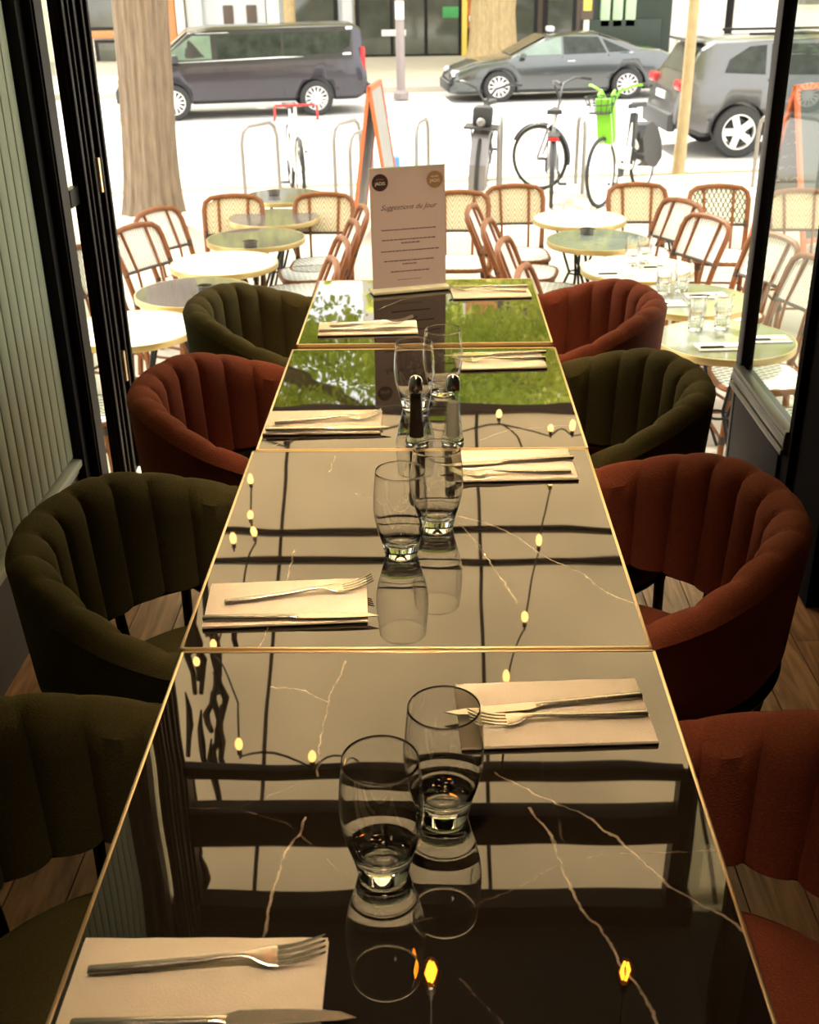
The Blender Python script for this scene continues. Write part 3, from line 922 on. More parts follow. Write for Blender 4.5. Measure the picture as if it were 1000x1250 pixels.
# filament lamps inside, hanging from the ceiling
for i, (p, lb) in enumerate((((.003, 2.311, 2.52), 'bare filament bulb hanging over the table centre'), ((.56, 2.314, 2.52), 'bare filament bulb hanging over the right side'))):
    t = thing('pendant_bulb', lb, 'lamp', (p[0], p[1], 3.56))
    obj('cord', MB().tube([(0, 0, 0), (0, 0, p[2] - 3.56 + .07)], .003, 6), K['cord'], t)
    bulb_parts(t, (0, 0, p[2] - 3.56), big=True)
def add_fill_lamp(x, y, z, w, label, cone, aim):  # out-of-view lamps added as warm fill to brighten napkins and tables
    t = thing('fill_lamp', label, 'lamp', (x, y, 3.56))
    obj('cord', MB().tube([(0, 0, 0), (0, 0, z - 3.56 + .12)], .004, 6), K['cord'], t)
    obj('lamp_shade', MB().lathe([(.02, .13), (.06, .11), (.14, .03), (.16, 0), (.157, 0), (.136, .028), (.057, .105), (.02, .125)], 32, T((0, 0, z - 3.56))), K['black'], t)
    obj('bulb', MB().lathe([(0, -.03), (.025, -.02), (.035, .01), (.025, .04), (0, .05)], 16, T((0, 0, z - 3.56 + .03))), K['bulb'], t)
    ld = bpy.data.lights.new('fill_light', 'SPOT'); ld.energy = w; ld.color = (1.0, .70, .42); ld.shadow_soft_size = .09
    ld.spot_size = math.radians(cone); ld.spot_blend = 1.0
    lo = bpy.data.objects.new('fill_light', ld); COL.objects.link(lo); lo.location = (0, 0, z - 3.56 - .02); lo.parent = t
    lo.rotation_euler = (Vector((x, y, z)) - Vector(aim)).to_track_quat('Z', 'Y').to_euler()
add_fill_lamp(-.05, .85, 2.42, 84, 'unseen black dome fill lamp added above the near end of the tables', 40, (0, .98, .75))
add_fill_lamp(.75, -.6, 2.35, 10, 'unseen black dome fill lamp added behind the viewer', 130, (.75, -.6, 0))
add_fill_lamp(.0, 1.58, 2.85, 260, 'unseen black dome fill lamp added above the second table', 31, (0, 1.68, .75))
add_fill_lamp(.0, 2.28, 3.10, 270, 'unseen black dome fill lamp added above the third table', 29, (0, 2.35, .75))
add_fill_lamp(.25, 1.95, 3.33, 380, 'unseen black dome fill lamp added, tilted towards the window end', 25, (0, 3.02, .75))

# ================================================================== OUTSIDE GROUND
YAW = math.radians(8.0)
struct('ground_terrace', MB().box((0.2, 8.3, FZ - .15), (40, 10.0, .30)), K['pave']).location = (0, 0, 0)
KM = T((0, 13.12, 0)) @ RZ(YAW)
struct('ground_pavement', MB().box((0, -1.30, FZ - .16), (60, 2.45, .30), KM), K['pave'])
kerb = struct('trim_8', MB().box((0, 0, FZ - .17), (60, .16, .28), KM), K['curb'])
for i in range(22):
    b = MB().bbox((0, 0, 0), (.985, .17, .10), .008)
    obj('kerb_stone', b, K['curb'], kerb, loc=tuple(KM @ Vector((-10.5 + i, 0, FZ - .042))), rotz=YAW)
struct('ground_road', MB().box((0, 20, RZD - .1), (160, 70, .2)), K['road'])
FM = T((0, 25.9, 0)) @ RZ(math.radians(5))
struct('ground_far_pavement', MB().box((0, 8, RZD + .04), (120, 16, .16), FM), K['pave'])

# ================================================================== TERRACE TABLES
TT = {}
def terrace_table(m, label, loc, rad=.30):
    t = thing('bistro_table', label, 'table', loc, 0, 'round terrace tables with brass rims')
    obj('tabletop', MB().lathe([(0, .702), (rad - .006, .702), (rad - .006, .7295), (0, .7295)], 56), m, t)
    obj('rim', MB().lathe([(rad - .0065, .700), (rad - .001, .701), (rad, .706), (rad, .726), (rad - .001, .7305), (rad - .0065, .731)], 56, closed=True), K['brassp'], t)
    for k in range(4):
        a = PI / 4 + k * PI / 2; c, s = math.cos(a), math.sin(a)
        obj('leg', MB().tube([(.16 * c, .16 * s, .70), (.05 * c, .05 * s, .38), (.21 * c, .21 * s, .0)], .009, 8), K['blackm'], t)
    obj('ring', MB().tube([(.055 * math.cos(a), .055 * math.sin(a), .38) for a in np.linspace(0, 2 * PI, 16, endpoint=False)], .006, 6, closed=True), K['blackm'], t)
    return t
W, Gn, Dk = K['ttop'], K['ttopg'], K['ttopd']
t0 = terrace_table(Gn, 'greenish round bistro table seen through the glass of the open leaf', (1.29, 4.72, FZ))
tw = {Gn: W}; td = {Gn: Dk}
dup(t0, (1.27, 5.37, FZ), .3, 'greenish round bistro table behind the nearest right one, holding stacked glasses')
dup(t0, (1.12, 6.00, FZ), .6, 'white round bistro table third in the right column, with glasses and napkins', mats=tw)
dup(t0, (1.0, 6.70, FZ), .2, 'grey-green round bistro table with an ashtray, right column')
dup(t0, (.97, 7.33, FZ), .5, 'white round bistro table behind the ashtray one, right column', mats=tw)
dup(t0, (1.72, 8.25, FZ), .1, 'pale round bistro table behind the back row chairs on the right', mats=tw)
dup(t0, (-1.36, 4.97, FZ), .1, 'cream marble round bistro table nearest on the left', mats=tw)
dup(t0, (-1.19, 5.60, FZ), .5, 'grey round bistro table on the left, with the nearest ashtray', mats=td)
dup(t0, (-1.14, 6.22, FZ), .2, 'bright white round bistro table in the left column', mats=tw)
dup(t0, (-1.05, 6.85, FZ), .7, 'grey round bistro table in the left column, behind the bright white one', mats=td)
dup(t0, (-1.02, 7.47, FZ), .3, 'grey round bistro table in front of the back row chairs on the left', mats=td)
dup(t0, (-1.04, 8.25, FZ), .2, 'small-looking round bistro table behind the back row chairs on the left', mats=td)

def ashtray(loc, label):
    b = MB().lathe([(0, 0), (.036, 0), (.040, .004), (.042, .032), (.037, .032), (.034, .010), (0, .008)], 24)
    b.box((.040, 0, .030), (.012, .01, .008)).box((-.040, 0, .030), (.012, .01, .008))
    return tag(obj('ashtray', b, mat('ashtray_glass', (.10, .09, .08), .15, var=.3), loc=loc), label, 'ashtray', 'ashtrays on the terrace tables')
ZT = FZ + .7308
ashtray((-1.13, 5.60, ZT), 'dark glass ashtray on the grey table nearest the left olive chair')
ashtray((-1.05, 6.62, ZT), 'dark glass ashtray on the grey table of the left column middle')
ashtray((-1.12, 8.28, ZT), 'dark ashtray on the farthest left table')
ashtray((.96, 6.86, ZT), 'dark ashtray on the right column table')

# stacked terrace tumblers, napkins and black-handled cutlery
def facet_glass(loc, label, inv=False):
    o = [(0, 0), (.030, 0), (.033, .004), (.037, .05), (.042, .102)]
    i_ = [(.0390, .102), (.034, .05), (.028, .014), (0, .012)]
    b = MB().lathe(o + i_, 10)
    return tag(obj('stacked_glass', b, K['glass'], loc=loc, ang=20), label, 'glass', 'faceted tumblers on the terrace tables')
fg = None
spots = [((1.19, 4.86), 'on the table behind the open leaf, left pile'), ((1.31, 4.88), 'on the table behind the open leaf, right pile'),
         ((1.16, 5.47), 'on the second right table, left pile'), ((1.26, 5.52), 'on the second right table, right pile'),
         ((1.10, 6.05), 'on the third right table, left pile'), ((1.17, 6.10), 'on the third right table, right pile')]
for (x, y), w in spots:
    for lvl, nm in ((0, 'lower'), (1, 'upper')):
        z = ZT + lvl * .052
        lab = 'clear faceted tumbler ' + w + ', ' + nm + ' one'
        if fg is None: fg = facet_glass((x, y, z), lab)
        else:
            c = fg.copy(); COL.objects.link(c); c.location = (x, y, z); c['label'] = lab
            c.rotation_euler = (0, 0, lvl * .3)
def terr_set(x, y, ang, w):
    tag(obj('napkin', napkin_mesh(.20, .10, 3), mat('terrace_napkin', (.8, .74, .62), .9, var=.04), loc=(x, y, ZT), rotz=ang), 'pale folded napkin ' + w, 'napkin', 'napkins on the terrace tables')
    t = thing('table_knife', 'black-handled knife ' + w, 'knife', (x, y, ZT + .0052), ang, 'black-handled knives on the terrace tables')
    obj('handle', MB().bbox((-.04, -.02, .004), (.10, .014, .008), .002), K['blackm'], t)
    obj('blade', MB().prism([(.01, -.026), (.10, -.026), (.108, -.018), (.01, -.014)], .003, .0045), K['steel'], t)
terr_set(1.24, 4.60, .05, 'at the near edge of the table behind the open leaf')
terr_set(1.46, 4.70, .05, 'at the right of the table behind the open leaf')
terr_set(1.13, 5.28, .05, 'on the second right table, near edge')
terr_set(1.36, 5.42, .05, 'on the second right table, far edge')
terr_set(.98, 5.87, .05, 'on the third right table, near edge')
terr_set(1.24, 6.00, .05, 'on the third right table, far edge')

# ================================================================== BISTRO CHAIRS
def bistro_chair(label, loc, rotz):
    t = thing('bistro_chair', label, 'chair', loc, rotz, 'woven rattan bistro chairs on the terrace')
    hoop = [(-.215, -.185, 0), (-.19, -.180, .22), (-.180, -.178, .44), (-.235, -.188, .62), (-.292, -.196, .76), (-.312, -.186, .805), (-.322, -.148, .832), (-.330, -.07, .842), (-.334, 0, .845)]
    hoop = hoop + [(x, -y, z) for x, y, z in hoop[:-1][::-1]]
    obj('back_frame', MB().tube(hoop, .017, 8), K['rattan'], t)
    b = MB()   # woven panel
    rows = []
    for u in np.linspace(0, 1, 7):
        z = .615 + .215 * u
        w = .180 * (1 if u < .75 else math.sqrt(max(0, 1 - ((u - .75) / .31) ** 2)))
        rows.append([(-.233 - .097 * u - .010 * math.cos(v * PI / 2) * .6, w * v, z) for v in np.linspace(-1, 1, 9)])
    front = rows; back = [[(p[0] - .010, p[1], p[2]) for p in r] for r in rows]
    b.grid(front); b.grid(back)
    m_, n_ = len(rows), len(rows[0]); o2 = m_ * n_
    for i in range(m_ - 1):
        b.f.append((i * n_, (i + 1) * n_, o2 + (i + 1) * n_, o2 + i * n_)); b.f.append((i * n_ + n_ - 1, o2 + i * n_ + n_ - 1, o2 + (i + 1) * n_ + n_ - 1, (i + 1) * n_ + n_ - 1))
    obj('back_weave', b, K['cane'], t)
    for s in (-1, 1):
        obj('back_slat', MB().tube([(-.20, s * .09, .44), (-.229, s * .092, .60), (-.312, s * .098, .80), (-.326, s * .098, .828)], .009, 6), K['rattan'], t)
    obj('back_rail', MB().tube([(-.231, -.185, .607), (-.240, 0, .607), (-.231, .185, .607)], .010, 6), K['band'], t)
    seatp = []
    for k in range(32):
        a = 2 * PI * k / 32; c, s = math.cos(a), math.sin(a)
        seatp.append((.02 + .205 * math.copysign(abs(c) ** .55, c), .198 * math.copysign(abs(s) ** .55, s)))
    obj('seat', MB().prism([(x * .97, y * .97) for x, y in seatp], .435, .457), K['cane3'], t)
    obj('seat_rim', MB().tube([(x, y, .446) for x, y in seatp], .014, 6, closed=True), K['rattan'], t)
    for s in (-1, 1):
        obj('leg', MB().tube([(.185, s * .165, .445), (.20, s * .175, .2), (.205, s * .185, 0)], .0145, 8), K['rattan'], t)
    br = MB()
    br.tube([(.200, -.175, .20), (.200, .175, .20)], .008, 6); br.tube([(-.195, -.18, .22), (-.195, .18, .22)], .008, 6)
    for s in (-1, 1):
        br.tube([(-.195, s * .18, .21), (.2, s * .175, .21)], .008, 6)
        br.tube([(.20, s * .176, .30), (.10, s * .176, .43)], .007, 6)
        br.tube([(-.19, s * .18, .30), (-.10, s * .178, .43)], .007, 6)
    obj('stretchers', br, K['rattan'], t)
    bd_ = MB()
    for s in (-1, 1):
        for p, q in (((-.181, s * .1785, .42), (-.183, s * .179, .47)), ((-.226, s * .186, .59), (-.239, s * .188, .63)), ((.186, s * .166, .40), (.184, s * .165, .44)), ((.199, s * .1745, .185), (.199, s * .1745, .225))):
            bd_.tube([p, q], .0175, 8)
    obj('binding', bd_, K['band'], t, kind='stuff')
    return t
LAT = {K['cane']: K['cane2']}; STR = {K['cane']: K['cane4']}
D_ = -PI / 2
c0 = bistro_chair('rattan bistro chair facing the viewer, back row, leftmost beside the tree trunk', (-1.29, 7.30 + .0, FZ), D_ + .05)
CH = [
    ((-.70, 7.32), D_, 'rattan bistro chair facing the viewer, back row, just left of the menu card', None),
    ((.19, 7.34), D_ - .05, 'rattan bistro chair facing the viewer, back row, half hidden by the menu card', None),
    ((.60, 7.55), D_ + .04, 'rattan chair facing the viewer, back row, right of the menu card, below the black bicycle', None),
    ((1.41, 7.55), D_ - .04, 'rattan bistro chair facing the viewer, back row, below the green bicycle', None),
    ((1.93, 7.45), D_ - .08, 'bistro chair with a cream and black lattice back, left of the black door post', LAT),
    ((2.42, 7.25), D_ - .05, 'rattan bistro chair in the back row, seen through the glass below the slate board', None),
    ((.78, 5.45), -.25, 'striped rattan chair right of the aisle, its back nearest the viewer', STR),
    ((.72, 6.08), -.25, 'striped rattan chair right of the aisle, second back from the viewer', STR),
    ((.66, 6.60), -.2, 'striped rattan chair right of the aisle, third back from the viewer', STR),
    ((.58, 7.06), -.2, 'striped rattan chair right of the aisle, farthest back, beside the menu card', STR),
    ((-.80, 5.66), PI + .2, 'rattan bistro chair left of the aisle, its back nearest to the far olive chair', STR),
    ((-.78, 6.14), PI + .25, 'rattan bistro chair left of the aisle, second back from the viewer', STR),
    ((-.75, 6.62), PI + .2, 'rattan bistro chair left of the aisle, third back from the viewer', STR),
    ((-.72, 7.08), PI + .2, 'rattan bistro chair left of the aisle, farthest back, below the orange board', STR),
    ((-1.45, 7.0), -.55, 'rattan bistro chair with a white back leaning left, in front of the tree trunk', STR),
    ((-1.47, 6.5), -.55, 'rattan bistro chair with a white back, nearer of the pair by the tree trunk', STR),
    ((-1.62, 5.98), -.4, 'rattan bistro chair partly hidden behind the black folded leaf, far left', STR),
    ((-1.60, 4.62), .15, 'rattan bistro chair beside the nearest left table, legs showing past the black leaf', None),
    ((1.33, 7.10), PI + .5, 'rattan bistro chair leaning right, behind the white table of the right column', STR),
    ((1.38, 6.60), PI + .5, 'rattan bistro chair leaning right, beside the right column ashtray table', STR),
    ((1.62, 6.08), PI + .45, 'rattan bistro chair seen through the glass, striped white back leaning right', STR),
    ((1.66, 5.58), PI + .3, 'rattan bistro chair seen through the glass, between striped back and patterned seat', STR),
    ((1.56, 5.02), PI, 'rattan bistro chair seen through the glass, patterned seat beside the nearest right table', STR),
    ((1.60, 4.40), PI - .1, 'rattan bistro chair seen low through the glass, nearest to the kick panel', STR),
]
for (x, y), r, lb, mm in CH:
    dup(c0, (x, y, FZ), r, lb, mats=mm)

# ================================================================== A-BOARDS
def a_board(label, loc, rotz, h, w, spread, face, text=False):
    t = thing('chalkboard', label, 'sign', loc, rotz)
    for s in (-1, 1):
        M = T((0, 0, h)) @ RY(s * spread) @ T((0, 0, -h))
        fr_ = MB()
        for yy in (-w / 2, w / 2): fr_.box((0, yy, h / 2 + .02), (.03, .035, h - .04), M)
        fr_.box((0, 0, h - .02), (.03, w, .04), M); fr_.box((0, 0, .16), (.03, w, .04), M)
        f = obj('frame', fr_, K['orange'], t)
        obj('board', MB().box((0, 0, h / 2 + .07), (.014, w - .05, h - .22), M), face, f)
        if text:
            ch = MB(); rc = random.Random(9)
            for k in range(9):
                z = h - .16 - k * .10; y = -w / 2 + .08
                while y < w / 2 - .10:
                    l = rc.uniform(.03, .09)
                    ch.tube([(s * .009, y + l * q / 4, z + rc.uniform(-.012, .014)) for q in range(5)], .0035, 4, M=M)
                    y += l + .03
            obj('chalk_writing', ch, K['chalk'], f)
    return t
a_board('orange-framed folding pavement board standing behind the menu card', (-.47, 10.35, FZ), math.radians(-6), 1.30, .62, math.radians(8.5), K['posterg'])
ab = a_board('orange-framed slate board with chalk writing, behind the glass on the right', (3.12, 9.4, FZ), math.radians(-58), 1.34, .70, math.radians(13), K['slate'], True)
tag(obj('blue_bag', MB().bbox((0, 0, .45), (.14, .12, .30), .03), K['blue'], loc=(-.35, 11.0, FZ)), 'small blue bag hanging beyond the folding board', 'bag')['label']

# ================================================================== BIKE RACKS
rk = None
for i, (x, y, lab) in enumerate(((-1.95, 12.1, 'left of the white bicycle'), (-1.0, 12.2, 'between the white bicycle and orange board'), (-.78, 11.4, 'just left of the orange board'), (-.14, 12.2, 'left one behind the menu card top'), (.72, 12.2, 'beside the black delivery bicycle'), (1.62, 12.25, 'between the grey and the green bicycle'), (3.55, 11.9, 'behind the slate board'))):
    L = .62 if i != 5 else .7
    b = MB().tube([(0, 0, 0), (0, 0, .58), (0, .04, .68), (0, .12, .73), (0, L - .12, .73), (0, L - .04, .68), (0, L, .58), (0, L, 0)], .022, 8)
    if rk is None:
        rk = tag(obj('bike_rack', b, K['galv'], loc=(x, y, FZ), rotz=-.5), 'grey steel hoop bike rack ' + lab, 'bike rack', 'steel hoop bike racks on the pavement')
    else:
        c = rk.copy(); COL.objects.link(c); c.location = (x, y, FZ); c.rotation_euler = (0, 0, -.5 + .1 * i); c['label'] = 'grey steel hoop bike rack ' + lab

# ================================================================== BICYCLES
def bicycle(label, loc, head, frame, steer=0.0, tyre='tyre', basket=None, rear=None, bars='flat', lean_=0.0, guards=False, barm='biked', step=False):
    """rear wheel contact at the origin, front along +x"""
    t = thing('bicycle', label, 'bicycle', loc, head, None)
    LM = RX(lean_)
    R = .335; WB = 1.08
    S = T((.92, 0, .0)) @ RZ(steer) @ T((-.92, 0, 0)) if steer else Matrix.Identity(4)
    def wheel(cx, M, pm):
        c = Vector((cx, 0, R))
        ty = MB().tube([(cx + R * math.cos(a) * .955, 0, R + R * math.sin(a) * .955) for a in np.linspace(0, 2 * PI, 40, endpoint=False)], .020, 8, closed=True, M=LM @ M)
        o = obj('wheel', ty, K[tyre], t)
        rm = MB().tube([(cx + (R - .035) * math.cos(a), 0, R + (R - .035) * math.sin(a)) for a in np.linspace(0, 2 * PI, 36, endpoint=False)], .008, 6, closed=True, M=LM @ M)
        rm.tube([(cx, -.045, R), (cx, .045, R)], .022, 8, M=LM @ M)
        for k in range(14):
            a = k * 2 * PI / 14
            rm.tube([(cx, .02 * (-1) ** k, R), (cx + (R - .035) * math.cos(a), 0, R + (R - .035) * math.sin(a))], .0016, 3, M=LM @ M)
        obj('rim_and_spokes', rm, K['alu'], o)
        if guards:
            obj('mudguard', MB().tube([(cx + (R + .02) * math.cos(a), 0, R + (R + .02) * math.sin(a)) for a in np.linspace(.15 * PI, 1.05 * PI, 20)], .026, 6, M=LM @ M, flat=.5), K['biked'] if frame != 'lime' else K['plast'], t)
    wheel(0, Matrix.Identity(4), t)
    wheel(WB, S, t)
    f = MB()
    bb = (.43, 0, .28); st = (.27, 0, .78); ht = (.87, 0, .86); hb = (.92, 0, .68)
    if step:
        for a, b_ in (((.43, 0, .30), (.62, 0, .34)), ((.62, 0, .34), hb), ((.43, 0, .28), (.30, 0, .72)), ((.43, 0, .28), (0, 0, R)), ((.33, 0, .6), (0, 0, R))): f.tube([a, b_], .026, 8, M=LM)
    else:
        for a, b_ in ((bb, st), (st, ht), (bb, hb), (bb, (0, .05, R)), (bb, (0, -.05, R)), ((.28, 0, .74), (0, .05, R)), ((.28, 0, .74), (0, -.05, R)), (hb, ht)): f.tube([a, b_], .016, 8, M=LM)
    obj('frame', f, K[frame], t)
    fk = MB()
    for s in (-1, 1): fk.tube([(WB, s * .055, R), (.96, s * .05, .66), (.93, 0, .70)], .012, 6, M=LM @ S)
    fk.tube([(.92, 0, .68), (.86, 0, .93)], .016, 8, M=LM @ S)
    obj('fork', fk, K[frame], t)
    hbm = MB()
    if bars == 'drop':
        for s in (-1, 1): hbm.tube([(.86, 0, .95), (.87, s * .20, .95), (.95, s * .215, .94), (.98, s * .215, .88), (.93, s * .22, .82), (.86, s * .22, .81)], .013, 6, M=LM @ S)
    else:
        up = .13 if bars == 'high' else .02
        for s in (-1, 1): hbm.tube([(.87, 0, .94), (.88, s * .10, .95 + up), (.82, s * .24, 1.0 + up), (.72, s * .32, .99 + up)], .013, 6, M=LM @ S)
    obj('handlebar', hbm, K[barm], t)
    for s in (-1, 1):
        if bars != 'drop': obj('grip', MB().tube([(.77, s * .28, 1.0 + up), (.68, s * .34, .985 + up)], .018, 8, M=LM @ S), K['plast'], t)
    obj('saddle', MB().prism([(.12, -.07), (.16, -.075), (.24, -.05), (.40, -.018), (.42, 0), (.40, .018), (.24, .05), (.16, .075), (.12, .07)], .87, .91, LM), K['plast'], t)
    obj('seat_post', MB().tube([(.28, 0, .72), (.24, 0, .87)], .013, 8, M=LM), K['alu'], t)
    cr = MB().lathe([(0, -.004), (.085, -.004), (.085, .004), (0, .004)], 24, LM @ T((.43, -.06, .28)) @ RX(PI / 2))
    cr.tube([(.43, -.07, .28), (.52, -.07, .14)], .009, 6, M=LM); cr.tube([(.43, .07, .28), (.34, .07, .42)], .009, 6, M=LM)
    obj('crankset', cr, K['biked'], t)
    for px, py, pz in ((.52, -.11, .14), (.34, .11, .42)): obj('pedal', MB().bbox((px, py, pz), (.09, .09, .02), .004, LM), K['plast'], t)
    if basket == 'share':
        b = MB()
        for s in (-1, 1):
            b.prism([(.93, .60), (1.02, 1.06), (.94, 1.10), (.90, .70)], s * .07 - .010, s * .07 + .010, LM @ S @ RX(PI / 2))
        b.prism([(1.0, .60), (1.07, 1.02), (1.05, 1.03), (.97, .60)], -.075, .075, LM @ S @ RX(PI / 2))
        obj('front_shield', b, K['lime'], t)
        b = MB()
        for z, r_ in ((1.05, .14), (.98, .125), (.90, .10)):
            b.tube([(1.12 + r_ * math.cos(a), r_ * 1.1 * math.sin(a), z) for a in np.linspace(0, 2 * PI, 20, endpoint=False)], .006, 6, closed=True, M=LM @ S)
        for a in np.linspace(0, 2 * PI, 14, endpoint=False): b.tube([(1.12 + .14 * math.cos(a), .154 * math.sin(a), 1.05), (1.12 + .1 * math.cos(a), .11 * math.sin(a), .90)], .004, 4, M=LM @ S)
        b.lathe([(0, .895), (.1, .895), (.1, .905), (0, .905)], 20, LM @ S @ T((1.12, 0, 0)))
        obj('basket', b, K['plast'], t)
        obj('rear_cover', MB().prism([(-.36, .30), (-.33, .48), (-.22, .62), (-.05, .70), (.12, .68), (.20, .56), (.14, .34), (0, .25), (-.2, .22)], -.075, .075, LM @ RX(PI / 2)), K['plast'], t)
        obj('tail_light', MB().bbox((-.32, 0, .56), (.05, .06, .06), .01, LM), K['redl'], t)
        pm = text_mesh('e-bike', .085)
        k = MB(); k.add(pm.v, pm.f, LM @ T((-.06, -.0765, .46)) @ RX(PI / 2)); obj('lettering', k, K['printw'], t)
        obj('battery', MB().bbox((.36, 0, .58), (.07, .08, .34), .015, LM @ T((.1, 0, .0)) @ RY(-.25)), K['plast'], t)
    if basket == 'cargo':
        obj('front_rack', MB().box((1.12, 0, .74), (.34, .34, .02), LM @ S).tube([(1.0, .12, .73), (1.08, .06, R)], .008, 6, M=LM @ S).tube([(1.0, -.12, .73), (1.08, -.06, R)], .008, 6, M=LM @ S), K['biked'], t)
        obj('front_bag', MB().bbox((1.08, 0, .84), (.18, .20, .20), .04, LM @ S), K['plast'], t)
        obj('head_light', MB().lathe([(0, 0), (.04, 0), (.045, .03), (.03, .06), (0, .065)], 16, LM @ S @ T((1.25, 0, .80)) @ RY(PI / 2)), K['galv'], t)
        obj('front_cover', MB().prism([(1.0, .12), (1.30, .14), (1.36, .40), (1.20, .68), (.98, .70)], -.085, .085, LM @ S @ RX(PI / 2)), K['bikeg'], t)
    if rear == 'red':
        obj('rear_rack', MB().box((-.02, 0, .70), (.36, .12, .012), LM).tube([(.0, .05, .70), (0, .06, .34)], .006, 6, M=LM).tube([(.0, -.05, .70), (0, -.06, .34)], .006, 6, M=LM), K['biked'], t)
        obj('rear_reflector', MB().bbox((-.21, 0, .68), (.02, .10, .035), .004, LM), K['redl'], t)
    return t
bicycle('white racing bicycle with red bar tape, nearly end-on, left of the orange board', (-1.55, 12.9, FZ), math.radians(-78), 'bikew', bars='drop', barm='red')
bicycle('black delivery bicycle with a front bag and rack, seen from the front', (.62, 13.0, FZ), math.radians(-97), 'biked', basket='cargo', bars='high', lean_=-.06)
bicycle('grey city bicycle seen from behind with its front wheel turned sideways', (1.22, 11.55, FZ), math.radians(84), 'bikeg', steer=math.radians(62), rear='red', bars='high', guards=True)
bicycle('white share bicycle with a lime green front and dark rear cover', (2.28, 12.42, FZ), math.radians(-122), 'bikew', basket='share', bars='high', lean_=.04, step=True, barm='lime')

